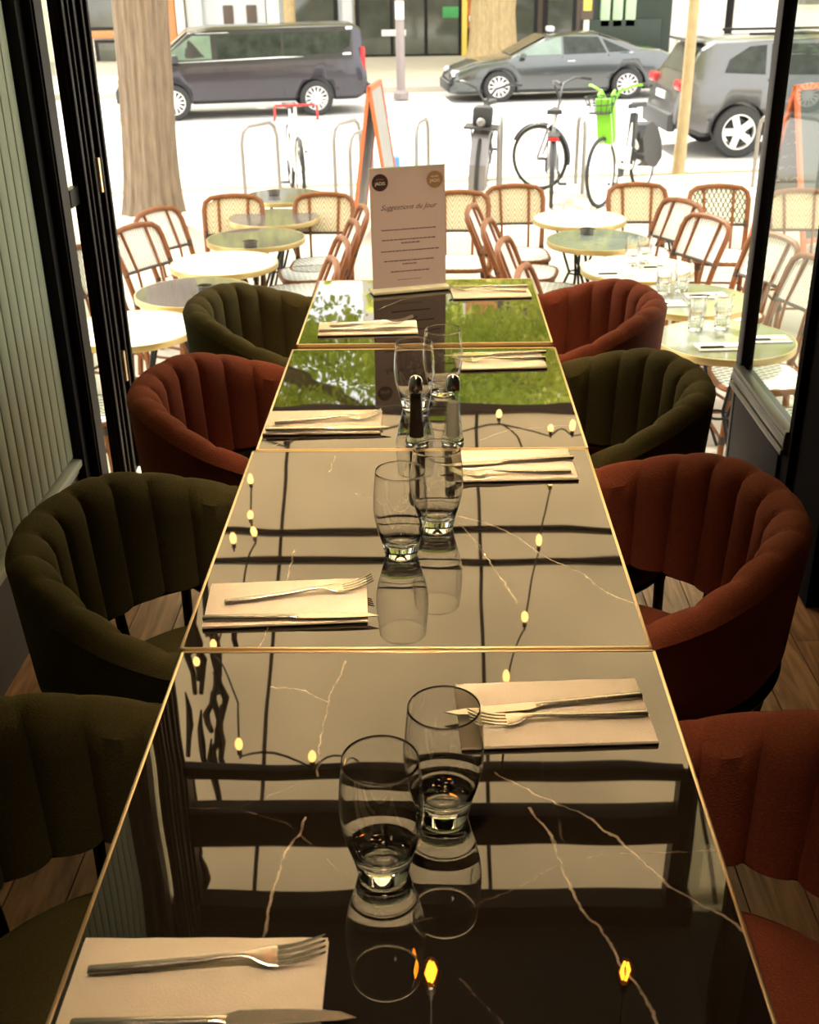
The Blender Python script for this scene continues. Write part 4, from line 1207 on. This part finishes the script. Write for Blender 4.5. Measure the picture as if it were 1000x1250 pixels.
# ================================================================== CARS (front towards -x)
def car(name, label, loc, rotz, W_, prof_top, prof_belt, prof_bot, wheels, R, paint, panes, extras, taper=.78, spokes=10, rimm='alu', cab=None):
    t = thing(name, label, 'car', loc, rotz)
    xs = sorted(set([round(x, 3) for p in (prof_top, prof_belt, prof_bot) for x, _ in p] + [round(v, 3) for v in np.linspace(prof_top[0][0], prof_top[-1][0], 30)]))
    f = lambda P, x: float(np.interp(x, [a for a, _ in P], [b for _, b in P]))
    x0, x1 = xs[0], xs[-1]
    w0 = W_ / 2
    def half(x):
        u = min(x - x0, x1 - x) / .55
        return w0 * (.86 + .14 * math.sqrt(max(0, 1 - (1 - min(1, u)) ** 2)))
    def sec(x):
        zb, zl, zt = f(prof_bot, x), f(prof_belt, x), f(prof_top, x); w = half(x)
        zt = max(zt, zl + .02); wr = w * (taper + (1 - taper) * max(0, 1 - (zt - zl) / .35)) * .98
        zm = zb + (zl - zb) * .5
        P = [(0, zb), (w * .90, zb), (w * .985, zb + .07), (w, zm), (w * .985, zl - .10), (w * .955, zl), (wr, zt - .045), (wr * .88, zt - .008), (wr * .5, zt + .012), (0, zt + .018)]
        return P
    rows = []
    for x in xs:
        P = sec(x)
        rows.append([(x, y, z) for y, z in P] + [(x, -y, z) for y, z in P[1:-1][::-1]])
    b = MB().grid(rows, closeu=True); n = len(rows[0]); b.f.append(tuple(range(n))); b.f.append(tuple((len(rows) - 1) * n + k for k in range(n)))
    body = obj('body', b, K[paint], t, ang=35)
    # wheel arches cut out
    cm = MB()
    for wx in wheels:
        cm.lathe([(0, -w0 - .2), (R + .055, -w0 - .2), (R + .055, -w0 + .22), (0, -w0 + .22)], 28, T((wx, 0, R)) @ RX(PI / 2))
        cm.lathe([(0, w0 - .22), (R + .055, w0 - .22), (R + .055, w0 + .2), (0, w0 + .2)], 28, T((wx, 0, R)) @ RX(PI / 2))
    cut = obj('cutter', cm, K['plast'])
    cut.matrix_world = T(loc) @ RZ(rotz)
    bpy.context.view_layer.update()
    md = body.modifiers.new('b', 'BOOLEAN'); md.object = cut; md.operation = 'DIFFERENCE'; md.solver = 'EXACT'
    dg = bpy.context.evaluated_depsgraph_get(); dg.update()
    me = bpy.data.meshes.new_from_object(body.evaluated_get(dg))
    body.modifiers.clear(); body.data = me
    me.materials.clear(); me.materials.append(K[paint])
    bpy.data.objects.remove(cut)
    for wx in wheels:
        for s in (-1, 1):
            M = T((wx, s * (w0 - .10), R)) @ RX(PI / 2 if s < 0 else -PI / 2)   # local +z outwards
            ty = MB().lathe([(R * .66, -.10), (R * .93, -.10), (R, -.07), (R, .07), (R * .93, .10), (R * .68, .10), (R * .66, .085)], 36, M, closed=True)
            o = obj('wheel', ty, K['tyre'], t)
            rm = MB().lathe([(R * .60, .02), (R * .67, .02), (R * .68, .095), (R * .63, .095), (R * .61, .06)], 32, M, closed=True)
            for k in range(spokes):
                a = 2 * PI * k / spokes
                rm.box((R * .35, 0, .062), (R * .56, R * (1.35 / spokes), .03), M @ RZ(a))
            rm.lathe([(0, .03), (R * .14, .03), (R * .14, .085), (0, .09)], 16, M)
            obj('rim', rm, K[rimm], o)
            obj('brake_disc', MB().lathe([(0, .0), (R * .5, .0), (R * .5, .015), (0, .015)], 20, M), K['plast'], o)
    def side_panel(poly, off, m, nm, thick=.012, label=None):
        for s in (-1, 1):
            v = []; m_ = MB()
            for d in (off, off - thick):
                for x, z in poly:
                    P = sec(x); yy = None
                    for (ya, za), (yb_, zb_) in zip(P[1:-1], P[2:]):
                        if za - 1e-6 <= z <= zb_ + 1e-6 and zb_ > za:
                            yy = ya + (yb_ - ya) * (z - za) / (zb_ - za); break
                    if yy is None: yy = half(x) * .97
                    v.append((x, s * (yy + d), z))
            k = len(poly)
            m_.add(v, [tuple(range(k)), tuple(range(k, 2 * k))[::-1]] + [(i, (i + 1) % k, k + (i + 1) % k, k + i) for i in range(k)])
            obj(nm, m_, K[m], t)
    for nm, poly, m in panes: side_panel(poly, .008, m, nm)
    for kind, c, d, m, nm in extras:
        if kind == 'box': obj(nm, MB().bbox(c, d, min(d) * .25), K[m], t)
        if kind == 'both':
            for s in (-1, 1): obj(nm, MB().bbox((c[0], s * c[1], c[2]), d, min(d) * .25), K[m], t)
        if kind == 'top':      # glazing strip along the top profile between x=c[0]..c[1], half width d
            rws = []
            for x in np.linspace(c[0], c[1], 6):
                z = f(prof_top, x) + .022
                rws.append([(x, y, z + .012 * (1 - (y / d) ** 2)) for y in np.linspace(-d, d, 7)])
            g = MB().grid(rws); g.grid([[(p[0], p[1], p[2] - .02) for p in r] for r in rws]); obj(nm, g, K[m], t)
    return t
# van
VANP = (-3.52, 22.36, RZD)
vtop = [(-2.52, .80), (-2.45, .95), (-1.75, 1.10), (-1.05, 1.66), (-.6, 1.72), (2.25, 1.74), (2.42, 1.66), (2.50, .95), (2.55, .60)]
vbelt = [(-2.52, .75), (-2.45, .92), (-1.75, 1.05), (-1.0, 1.10), (2.3, 1.17), (2.50, .94), (2.55, .55)]
vbot = [(-2.52, .30), (2.3, .30), (2.55, .42)]
bar = lambda x0, x1, z0, z1, sl=0: [(x0, z0), (x1, z0 + .01), (x1 + sl, z1), (x0 + sl, z1)]
car('van', 'dark grey passenger van parked across the street, facing left', VANP, math.radians(12), 1.9, vtop, vbelt, vbot, (-1.45, 1.45), .345, 'vanp',
    [('side_window', [(-1.62, 1.13), (-.62, 1.15), (-.62, 1.58), (-.98, 1.58), (-1.35, 1.34)], 'vanglass'),
     ('side_window', [(-.50, 1.15), (.78, 1.17), (.78, 1.60), (-.50, 1.59)], 'carglass'),
     ('side_window', [(.84, 1.17), (1.95, 1.20), (2.18, 1.33), (2.22, 1.60), (.84, 1.60)], 'carglass'),
     ('trim_line', [(-1.7, 1.085), (2.2, 1.165), (2.2, 1.20), (-1.7, 1.12)], 'headl'),
     ('roof_sky_reflection', [(-.9, 1.615), (2.25, 1.635), (2.25, 1.685), (-.9, 1.655)], 'headl'),  # white band along the roof edge, painted in for the sky's reflection
     ('door_seam', bar(-.57, -.55, .42, 1.08), 'plast'), ('door_seam', bar(.79, .81, .42, 1.10), 'plast'),
     ('sill', [(-.95, .32), (.95, .32), (.95, .37), (-.95, .37)], 'plast'),
     ('mudflap', bar(1.86, 1.92, .34, .55), 'plast')],
    [('both', (2.45, .82, 1.05), (.10, .10, .50), 'redl', 'tail_light'), ('both', (-2.40, .72, .82), (.16, .24, .16), 'headl', 'head_light'),
     ('box', (2.55, 0, .48), (.14, 1.70, .22), 'plast', 'rear_bumper'), ('box', (-2.52, 0, .48), (.12, 1.64, .26), 'plast', 'front_bumper'),
     ('both', (-1.35, 1.02, 1.17), (.12, .16, .16), 'plast', 'door_mirror'), ('both', (-.38, .965, .98), (.16, .02, .025), 'vanp', 'door_handle'),
     ('top', (-1.70, -1.08), .68, 'vanglass', 'windscreen'), ('box', (2.52, 0, .80), (.03, .5, .11), 'headl', 'number_plate')], taper=.86, spokes=14).scale = (.89, .89, .89)
# sedan
stop = [(-2.42, .50), (-2.30, .68), (-1.85, .84), (-1.15, .96), (-.35, 1.38), (.15, 1.44), (.75, 1.42), (1.75, 1.08), (2.15, 1.04), (2.36, .95), (2.45, .62)]
sbelt = [(-2.42, .48), (-2.30, .66), (-1.85, .82), (-1.15, .92), (1.6, 1.0), (2.15, 1.0), (2.36, .92), (2.45, .6)]
sbot = [(-2.42, .20), (-2.2, .18), (2.2, .22), (2.45, .36)]
car('sedan', 'black taxi saloon car across the street, facing left', (2.55, 24.6, RZD), math.radians(6), 1.8, stop, sbelt, sbot, (-1.38, 1.40), .335, 'sedp',
    [('side_window', [(-1.0, .98), (-.05, 1.0), (-.05, 1.36), (-.30, 1.36)], 'vanglass'), ('side_window', [(.0, 1.0), (.92, 1.02), (.75, 1.35), (.0, 1.37)], 'carglass'),
     ('side_window', [(.98, 1.03), (1.42, 1.05), (.85, 1.31)], 'carglass'), ('trim_line', [(-1.15, .945), (1.5, 1.01), (1.5, 1.025), (-1.15, .965)], 'chrome'),
     ('door_seam', bar(-.04, -.02, .30, .96), 'plast'), ('door_seam', bar(.95, .97, .45, .98), 'plast'), ('sill', [(-.95, .20), (.95, .20), (.95, .27), (-.95, .27)], 'plast')],
    [('both', (-2.28, .66, .62), (.18, .30, .14), 'headl', 'head_light'), ('both', (2.36, .68, .80), (.14, .30, .14), 'redl', 'tail_light'),
     ('box', (-.15, 0, 1.50), (.14, .34, .12), 'headl', 'roof_sign'), ('both', (-.88, .95, 1.0), (.12, .14, .10), 'sedp', 'door_mirror'),
     ('box', (-2.42, 0, .34), (.10, 1.5, .22), 'plast', 'front_bumper'), ('box', (2.43, 0, .40), (.10, 1.5, .24), 'plast', 'rear_bumper'),
     ('top', (-1.12, -.38), .60, 'carglass', 'windscreen'), ('top', (.80, 1.70), .58, 'carglass', 'rear_window'), ('both', (.15, .905, .86), (.16, .02, .025), 'chrome', 'door_handle')], taper=.76, spokes=12).scale = (.93, .93, .86)
# SUV (front to the right: turned round)
utop = [(-2.30, .62), (-2.20, .92), (-1.30, 1.08), (-.55, 1.58), (.0, 1.66), (1.75, 1.62), (1.95, 1.52), (2.20, 1.08), (2.30, .90), (2.33, .60)]
ubelt = [(-2.30, .60), (-2.20, .90), (-1.30, 1.02), (1.2, 1.10), (2.18, 1.10), (2.28, .9), (2.33, .58)]
ubot = [(-2.30, .30), (1.9, .30), (2.33, .46)]
car('suv', 'grey sport utility car seen from the rear right, behind the door post', (5.42, 17.15, RZD), math.radians(180 + 3), 1.86, utop, ubelt, ubot, (-1.30, 1.34), .37, 'suvp',
    [('side_window', [(-1.05, 1.12), (-.08, 1.14), (-.08, 1.55), (-.50, 1.54)], 'carglass'), ('side_window', [(.0, 1.14), (.95, 1.16), (.92, 1.56), (.0, 1.56)], 'carglass'),
     ('side_window', [(1.02, 1.16), (1.62, 1.19), (1.55, 1.36), (1.25, 1.53), (1.0, 1.55)], 'carglass'),
     ('cladding', [(1.72, .32), (2.28, .42), (2.28, .56), (1.80, .56)], 'plast'), ('sill', [(-.90, .32), (.90, .32), (.90, .44), (-.90, .44)], 'plast'),
     ('door_seam', bar(-.03, -.01, .42, 1.08), 'plast'), ('door_seam', bar(.96, .98, .6, 1.10), 'plast')],
    [('both', (2.22, .76, 1.02), (.16, .34, .14), 'redl', 'tail_light'), ('box', (2.33, 0, .50), (.14, 1.6, .26), 'plast', 'rear_bumper'),
     ('box', (1.98, 0, 1.60), (.22, 1.2, .04), 'suvp', 'roof_spoiler'), ('top', (1.98, 2.16), .62, 'carglass', 'rear_window'), ('box', (2.32, 0, .84), (.03, .5, .11), 'headl', 'number_plate'),
     ('both', (.4, .66, 1.69), (1.7, .04, .04), 'blackm', 'roof_rail'), ('both', (-2.18, .70, .82), (.16, .3, .14), 'headl', 'head_light')], taper=.80, spokes=5).scale = (.92, .97, .93)

# ================================================================== TREES AND STREET FURNITURE
def leaves(n, c, r, size, seed, shell=.55):
    rg = np.random.RandomState(seed)
    d = rg.normal(size=(n, 3)); d /= np.linalg.norm(d, axis=1)[:, None]
    rad = (shell + (1 - shell) * rg.rand(n)) ** 1.0
    cl = rg.normal(size=(90, 3)); cl /= np.linalg.norm(cl, axis=1)[:, None]
    cl *= (.35 + .65 * rg.rand(len(cl), 1))
    ix = rg.randint(0, len(cl), n)
    P = (cl[ix] + d * rad[:, None] * .20) * np.array(r) + np.array(c)
    a = rg.normal(size=(n, 3)); a /= np.linalg.norm(a, axis=1)[:, None]
    b_ = np.cross(a, rg.normal(size=(n, 3))); b_ /= np.linalg.norm(b_, axis=1)[:, None]
    s = size * (.6 + .8 * rg.rand(n, 1))
    v = np.stack([P - a * s, P + b_ * s * .7, P + a * s, P - b_ * s * .7], 1).reshape(-1, 3)
    me = bpy.data.meshes.new('foliage')
    me.vertices.add(4 * n); me.vertices.foreach_set('co', v.ravel())
    me.loops.add(4 * n); me.loops.foreach_set('vertex_index', np.arange(4 * n))
    me.polygons.add(n); me.polygons.foreach_set('loop_start', np.arange(0, 4 * n, 4)); me.polygons.foreach_set('loop_total', np.full(n, 4))
    me.update(calc_edges=True)
    return me
def tree(label, loc, r0, r1, h, m, crowns, seed, ridged=True, leaf=('leaf', 'leaf2'), twist=0.0, lean=0.0):
    t = thing('tree', label, 'tree', loc)
    rg = random.Random(seed); n = 132 if ridged else 20
    rows = []
    phs = [rg.uniform(0, 6.28) for _ in range(4)]
    for z in np.linspace(-.02, h, 26):
        u = z / h
        r = r0 + (r1 - r0) * u ** .8 + (.10 * r0 / .25) * math.exp(-max(z, 0) / .28)
        row = []
        for k in range(n):
            a = 2 * PI * k / n
            rr_ = r * (1 + (.035 * math.sin(17 * a + phs[0] + 1.2 * math.sin(z * 2.1)) + .035 * math.sin(29 * a + phs[1] - 1.5 * math.sin(z * 1.3 + 1)) + .02 * math.sin(5 * a + phs[2]) if ridged else .03 * math.sin(3 * a + z * 4)))
            row.append((rr_ * math.cos(a) + twist * math.sin(z * 1.1) + lean * z, rr_ * math.sin(a), z))
        rows.append(row)
    b = MB().grid(rows, closeu=True); b.f.append(tuple(range(n))); b.f.append(tuple(25 * n + k for k in range(n)))
    obj('trunk', b, m, t, ang=80)
    bb_ = MB()
    for k, (cn, cr, cs, ls) in enumerate(crowns):
        bb_.tube([(0, 0, h * .8), (cn[0] * .4, cn[1] * .4, h * .8 + (cn[2] - h * .8) * .5), tuple(cn)], [r1 * .8, r1 * .5, r1 * .15], 8)
    if crowns: obj('branches', bb_, m, t)
    for k, (cn, cr, cs, ls) in enumerate(crowns):
        me = leaves(cs, cn, cr, ls, seed * 10 + k)
        me.materials.append(K[leaf[k % 2]])
        o = bpy.data.objects.new('foliage', me); COL.objects.link(o); o.parent = t; o['kind'] = 'stuff'
    return t
tree('big plane tree trunk with ridged bark at the left of the terrace', (-2.62, 10.75, FZ), .235, .225, 4.2, K['bark'],
     [((.2, -.3, 5.6), (3.0, 2.4, 1.5), 26000, .034), ((2.0, .8, 4.9), (2.4, 2.2, 1.3), 24000, .034), ((-1.2, 1.6, 6.2), (2.6, 2.4, 1.6), 14000, .036)], 3, lean=.05)
tree('slim young street tree with pale bark, right of the green bicycle', (2.72, 12.75, FZ), .062, .050, 3.4, K['bark2'],
     [((0, 0, 4.5), (2.2, 1.8, 1.3), 28000, .03), ((-1.4, .5, 5.2), (2.0, 1.8, 1.2), 18000, .03)], 5, ridged=False, twist=.02)
tree('pale trunked tree across the street, between the orange and brown shops', (1.58, 30.9, RZD + .12), .56, .50, 4.5, K['bark2'], [((0, 0, 7), (4.2, 3.2, 2.6), 6000, .2)], 8)
tree('slender pale tree far left across the street', (-6.45, 27.5, RZD + .12), .22, .19, 4.2, K['bark2'], [((0, 0, 6.4), (3.4, 3, 2.2), 5000, .18)], 9, ridged=False)
tree('slender pale tree behind the van roof, in front of the flower window', (-3.62, 31.5, RZD + .12), .16, .14, 4.4, K['bark2'], [((0, 0, 6.6), (3.0, 2.6, 2.0), 4000, .18)], 12, ridged=False)
tree('dark trunked tree far right across the street, seen through the glass', (9.4, 27.5, RZD + .12), .32, .28, 4.4, K['black'], [((0, 0, 6.6), (3.4, 3, 2.2), 5000, .18)], 11, ridged=False)

def pole(name, label, loc, r, h, m, extras=()):
    t = thing(name, label, 'pole', loc)
    obj('shaft', MB().lathe([(r * 1.7, 0), (r * 1.7, .12), (r, .18), (r * .85, h), (0, h + .02)], 20), m, t)
    for nm, c, d, mm in extras: obj(nm, MB().bbox(c, d, min(d) * .2), K[mm], t)
    return t
pole('lamp_post', 'slim grey street pole with a round white sticker, centre', (-.60, 24.3, RZD + .02), .09, 5.0, mat('pole_paint', (.30, .25, .24), .5), [('sticker', (0, -.10, 1.66), (.17, .03, .32), 'whitef'), ('sticker', (0, -.10, 2.35), (.2, .03, .2), 'whitef')])
pole('sign_post', 'thin sign post with a small brown and yellow plate, above the taxi', (3.86, 30.3, RZD + .12), .07, 3.2, K['whitef'], [('plate', (0, -.08, 1.55), (.28, .03, .9), 'dbrown'), ('plate', (0, -.10, 1.50), (.2, .03, .4), 'yellow')])
pole('bollard', 'black post at the pub corner across the street', (7.15, 29.4, RZD + .12), .10, 2.6, K['black'])

# ================================================================== BUILDINGS ACROSS THE STREET
BY = 34.9
def building(label, x0, x1, m, h, ground, floors=True, y=BY):
    """local x from 0..w, the street face at y=0"""
    w = x1 - x0
    P0 = FM @ Vector((0, 0, 0))
    yy = y + (x0) * math.tan(math.radians(1.0))
    t = thing('building', label, 'building', (x0, yy, RZD + .12))
    obj('wall', MB().box((w / 2, 3.2, h / 2), (w, 6.0, h)), m, t)
    for kind, a, b_, z0, z1, mm in ground:
        if kind == 'pane':
            f = obj('window', MB().box(((a + b_) / 2, .17, (z0 + z1) / 2), (b_ - a + .14, .10, z1 - z0 + .14)), K['blackm'] if mm != 'wf' else K['whitef'], t)
            nn = max(1, int(round((b_ - a) / 1.05)))
            for i in range(nn):
                xa = a + (b_ - a) * i / nn; xb = a + (b_ - a) * (i + 1) / nn
                obj('pane', MB().box(((xa + xb) / 2, .105, (z0 + z1) / 2), (xb - xa - .10, .04, z1 - z0 - .02)), K['shopglass'], f)
        elif kind == 'door':
            f = obj('door', MB().box(((a + b_) / 2, .15, (z0 + z1) / 2), (b_ - a, .12, z1 - z0)), K[mm], t)
            for s in (.27, .73):
                xc = a + (b_ - a) * s
                obj('door_panel', MB().bbox((xc, .085, .32), ((b_ - a) * .34, .03, .42), .02), K[mm], f)
                obj('door_grille', MB().bbox((xc, .07, 1.05), ((b_ - a) * .20, .03, .75), .02), K['dbrown'], f)
        else:
            obj(kind, MB().bbox(((a + b_) / 2, .12, (z0 + z1) / 2), (b_ - a, .16, z1 - z0), .02), K[mm], t)
    if floors:
        z = 4.6
        while z < h - 1.5:
            nn = max(1, int(w / 1.9))
            for i in range(nn):
                xc = w * (i + .5) / nn
                f = obj('window', MB().box((xc, .17, z + .9), (1.12, .10, 1.95)), K['whitef'], t)
                for s in (-1, 1): obj('pane', MB().box((xc + s * .25, .11, z + .9), (.44, .04, 1.75)), K['shopglass'], f)
            z += 3.1
        obj('cornice', MB().bbox((w / 2, .05, 4.1), (w - .02, .35, .25), .03), K['whitef'], t)
        obj('roof', MB().box((w / 2, 3.2, h + .15), (w - .02, 6.2, .3)), K['galv'], t)
    return t
b1 = building('cream restaurant with a white scalloped awning, far left across the street', -16, -7.0, K['cream'], 7.6,
     [('pane', 6.0, 7.4, .9, 2.7, ''), ('counter', 5.6, 7.9, .62, .82, 'orangef'), ('pane', 6.4, 7.2, -.0, .5, ''), ('doorway', 8.05, 8.75, .0, 2.5, 'orangef'), ('shutter', 8.20, 8.42, .1, 2.4, 'interior'), ('column', 8.78, 9.0, 0, 3, 'whitef')])
aw2 = MB()
for i in range(20):
    xc = 5.2 + i * .19
    aw2.prism([(xc - .095, 0), (xc - .07, -.10), (xc, -.14), (xc + .07, -.10), (xc + .095, 0)], -.01, .01, T((0, -.85, 2.62)) @ RX(PI / 2))
aw2.box((7.0, -.38, 2.82), (3.8, 1.0, .03), T((0, 0, 0)) @ T((0, -.38, 2.82)) @ RX(math.radians(22)) @ T((0, .38, -2.82)))
aw2.box((7.0, -.85, 2.68), (3.8, .02, .12))
obj('shop_awning', aw2, K['whitef'], b1)
fl_ = MB()
for i in range(12): fl_.lathe([(0, -.05), (.04, -.02), (.04, .02), (0, .05)], 8, T((5.4 + i * .33, -.8, 2.45)))
obj('bulb_row', fl_, mat('warm_bulb_far', (1, .7, .3), .4, emis=(1, .6, .2), estr=6), b1)
building('blue-grey panelled shopfront with a double door, above the van', -7.0, -2.2, K['blueg'], 8.2,
     [('door', .85, 2.3, 0, 2.6, 'blueg'), ('pilaster', .05, .5, 0, 3.2, 'blueg'), ('pilaster', 2.35, 2.7, 0, 3.2, 'whitef'), ('pane', 2.9, 4.3, .80, 3.0, ''), ('flower_box', 2.8, 4.4, .62, .74, 'whitef'), ('pilaster', 4.5, 4.78, 0, 3.2, 'blueg')])
building('cream building with a black-framed glass shopfront, centre', -2.2, 1.05, K['cream'], 12.5,
     [('pane', .12, 3.05, .05, 3.0, ''), ('bench', .8, 1.5, .55, .72, 'whitef'), ('crate', 2.55, 3.0, 1.0, 1.3, 'shopgreen'), ('pilaster', 3.1, 3.25, 0, 3.2, 'yellow')])
building('narrow orange and brown striped shop beside the pale tree', 1.05, 2.1, K['orangef'], 12.5,
     [('stripe', .05, .98, .9, 1.05, 'whitef'), ('stripe', .05, .98, .2, .75, 'dbrown'), ('doorway', .15, .9, 1.3, 2.9, 'orangef')])
building('dark brown cafe front behind the taxi', 2.1, 4.3, K['dbrown'], 13.0,
     [('pane', .25, .9, .1, 2.8, ''), ('pane', 1.2, 2.0, .1, 2.8, ''), ('fascia', 0, 2.2, 3.0, 3.5, 'dbrown')])
building('black fronted pub with pale green window panes', 4.3, 6.9, K['dgreen'], 13.0,
     [('window_light', .55, .82, .70, 1.5, 'pale_green'), ('window_light', .90, 1.18, .70, 1.5, 'pale_green'), ('window_light', 1.26, 1.55, .70, 1.5, 'pale_green'), ('stall_riser', .1, 2.3, .0, .9, 'dgreen'), ('sign_panel', 1.95, 2.3, 1.9, 3.0, 'lime')])
building('white stone building with steps at the right across the street', 6.9, 20.0, K['whitef'], 15.0,
     [('step', .2, 3.0, 0, .18, 'cream'), ('step', .2, 2.8, .18, .36, 'cream'), ('pane', 3.5, 5.0, 1.2, 3.0, 'wf'), ('pane', 6.0, 7.6, .4, 3.0, ''), ('pillar', 5.2, 5.6, 0, 3, 'dbrown')])
pp = thing('flower_pot', 'small dark pot with yellow flowers on the far white building', 'plant', (9.1, 34.55, .82))
obj('pot', MB().lathe([(0, 0), (.18, 0), (.26, .26), (.22, .26), (.2, .22), (0, .22)], 20), K['plast'], pp)
fb = MB(); rg_ = random.Random(4)
for i in range(60):
    a, b_, c = rg_.gauss(0, .14), rg_.gauss(0, .1), .3 + abs(rg_.gauss(0, .22))
    fb.box((a, b_, c), (.06, .06, .05), T((0, 0, 0)) @ RZ(a * 9))
obj('blooms', fb, K['yellow'], pp, kind='stuff')
obj('bracket', MB().box((0, .28, -.02), (.4, .7, .04)), K['galv'], pp)
struct('wall_street_left', MB().box((-27, 35.5, 3), (22, 4, 8)), K['cream'])
struct('wall_street_right', MB().box((31, 36, 6), (22, 4, 14)), K['cream'])
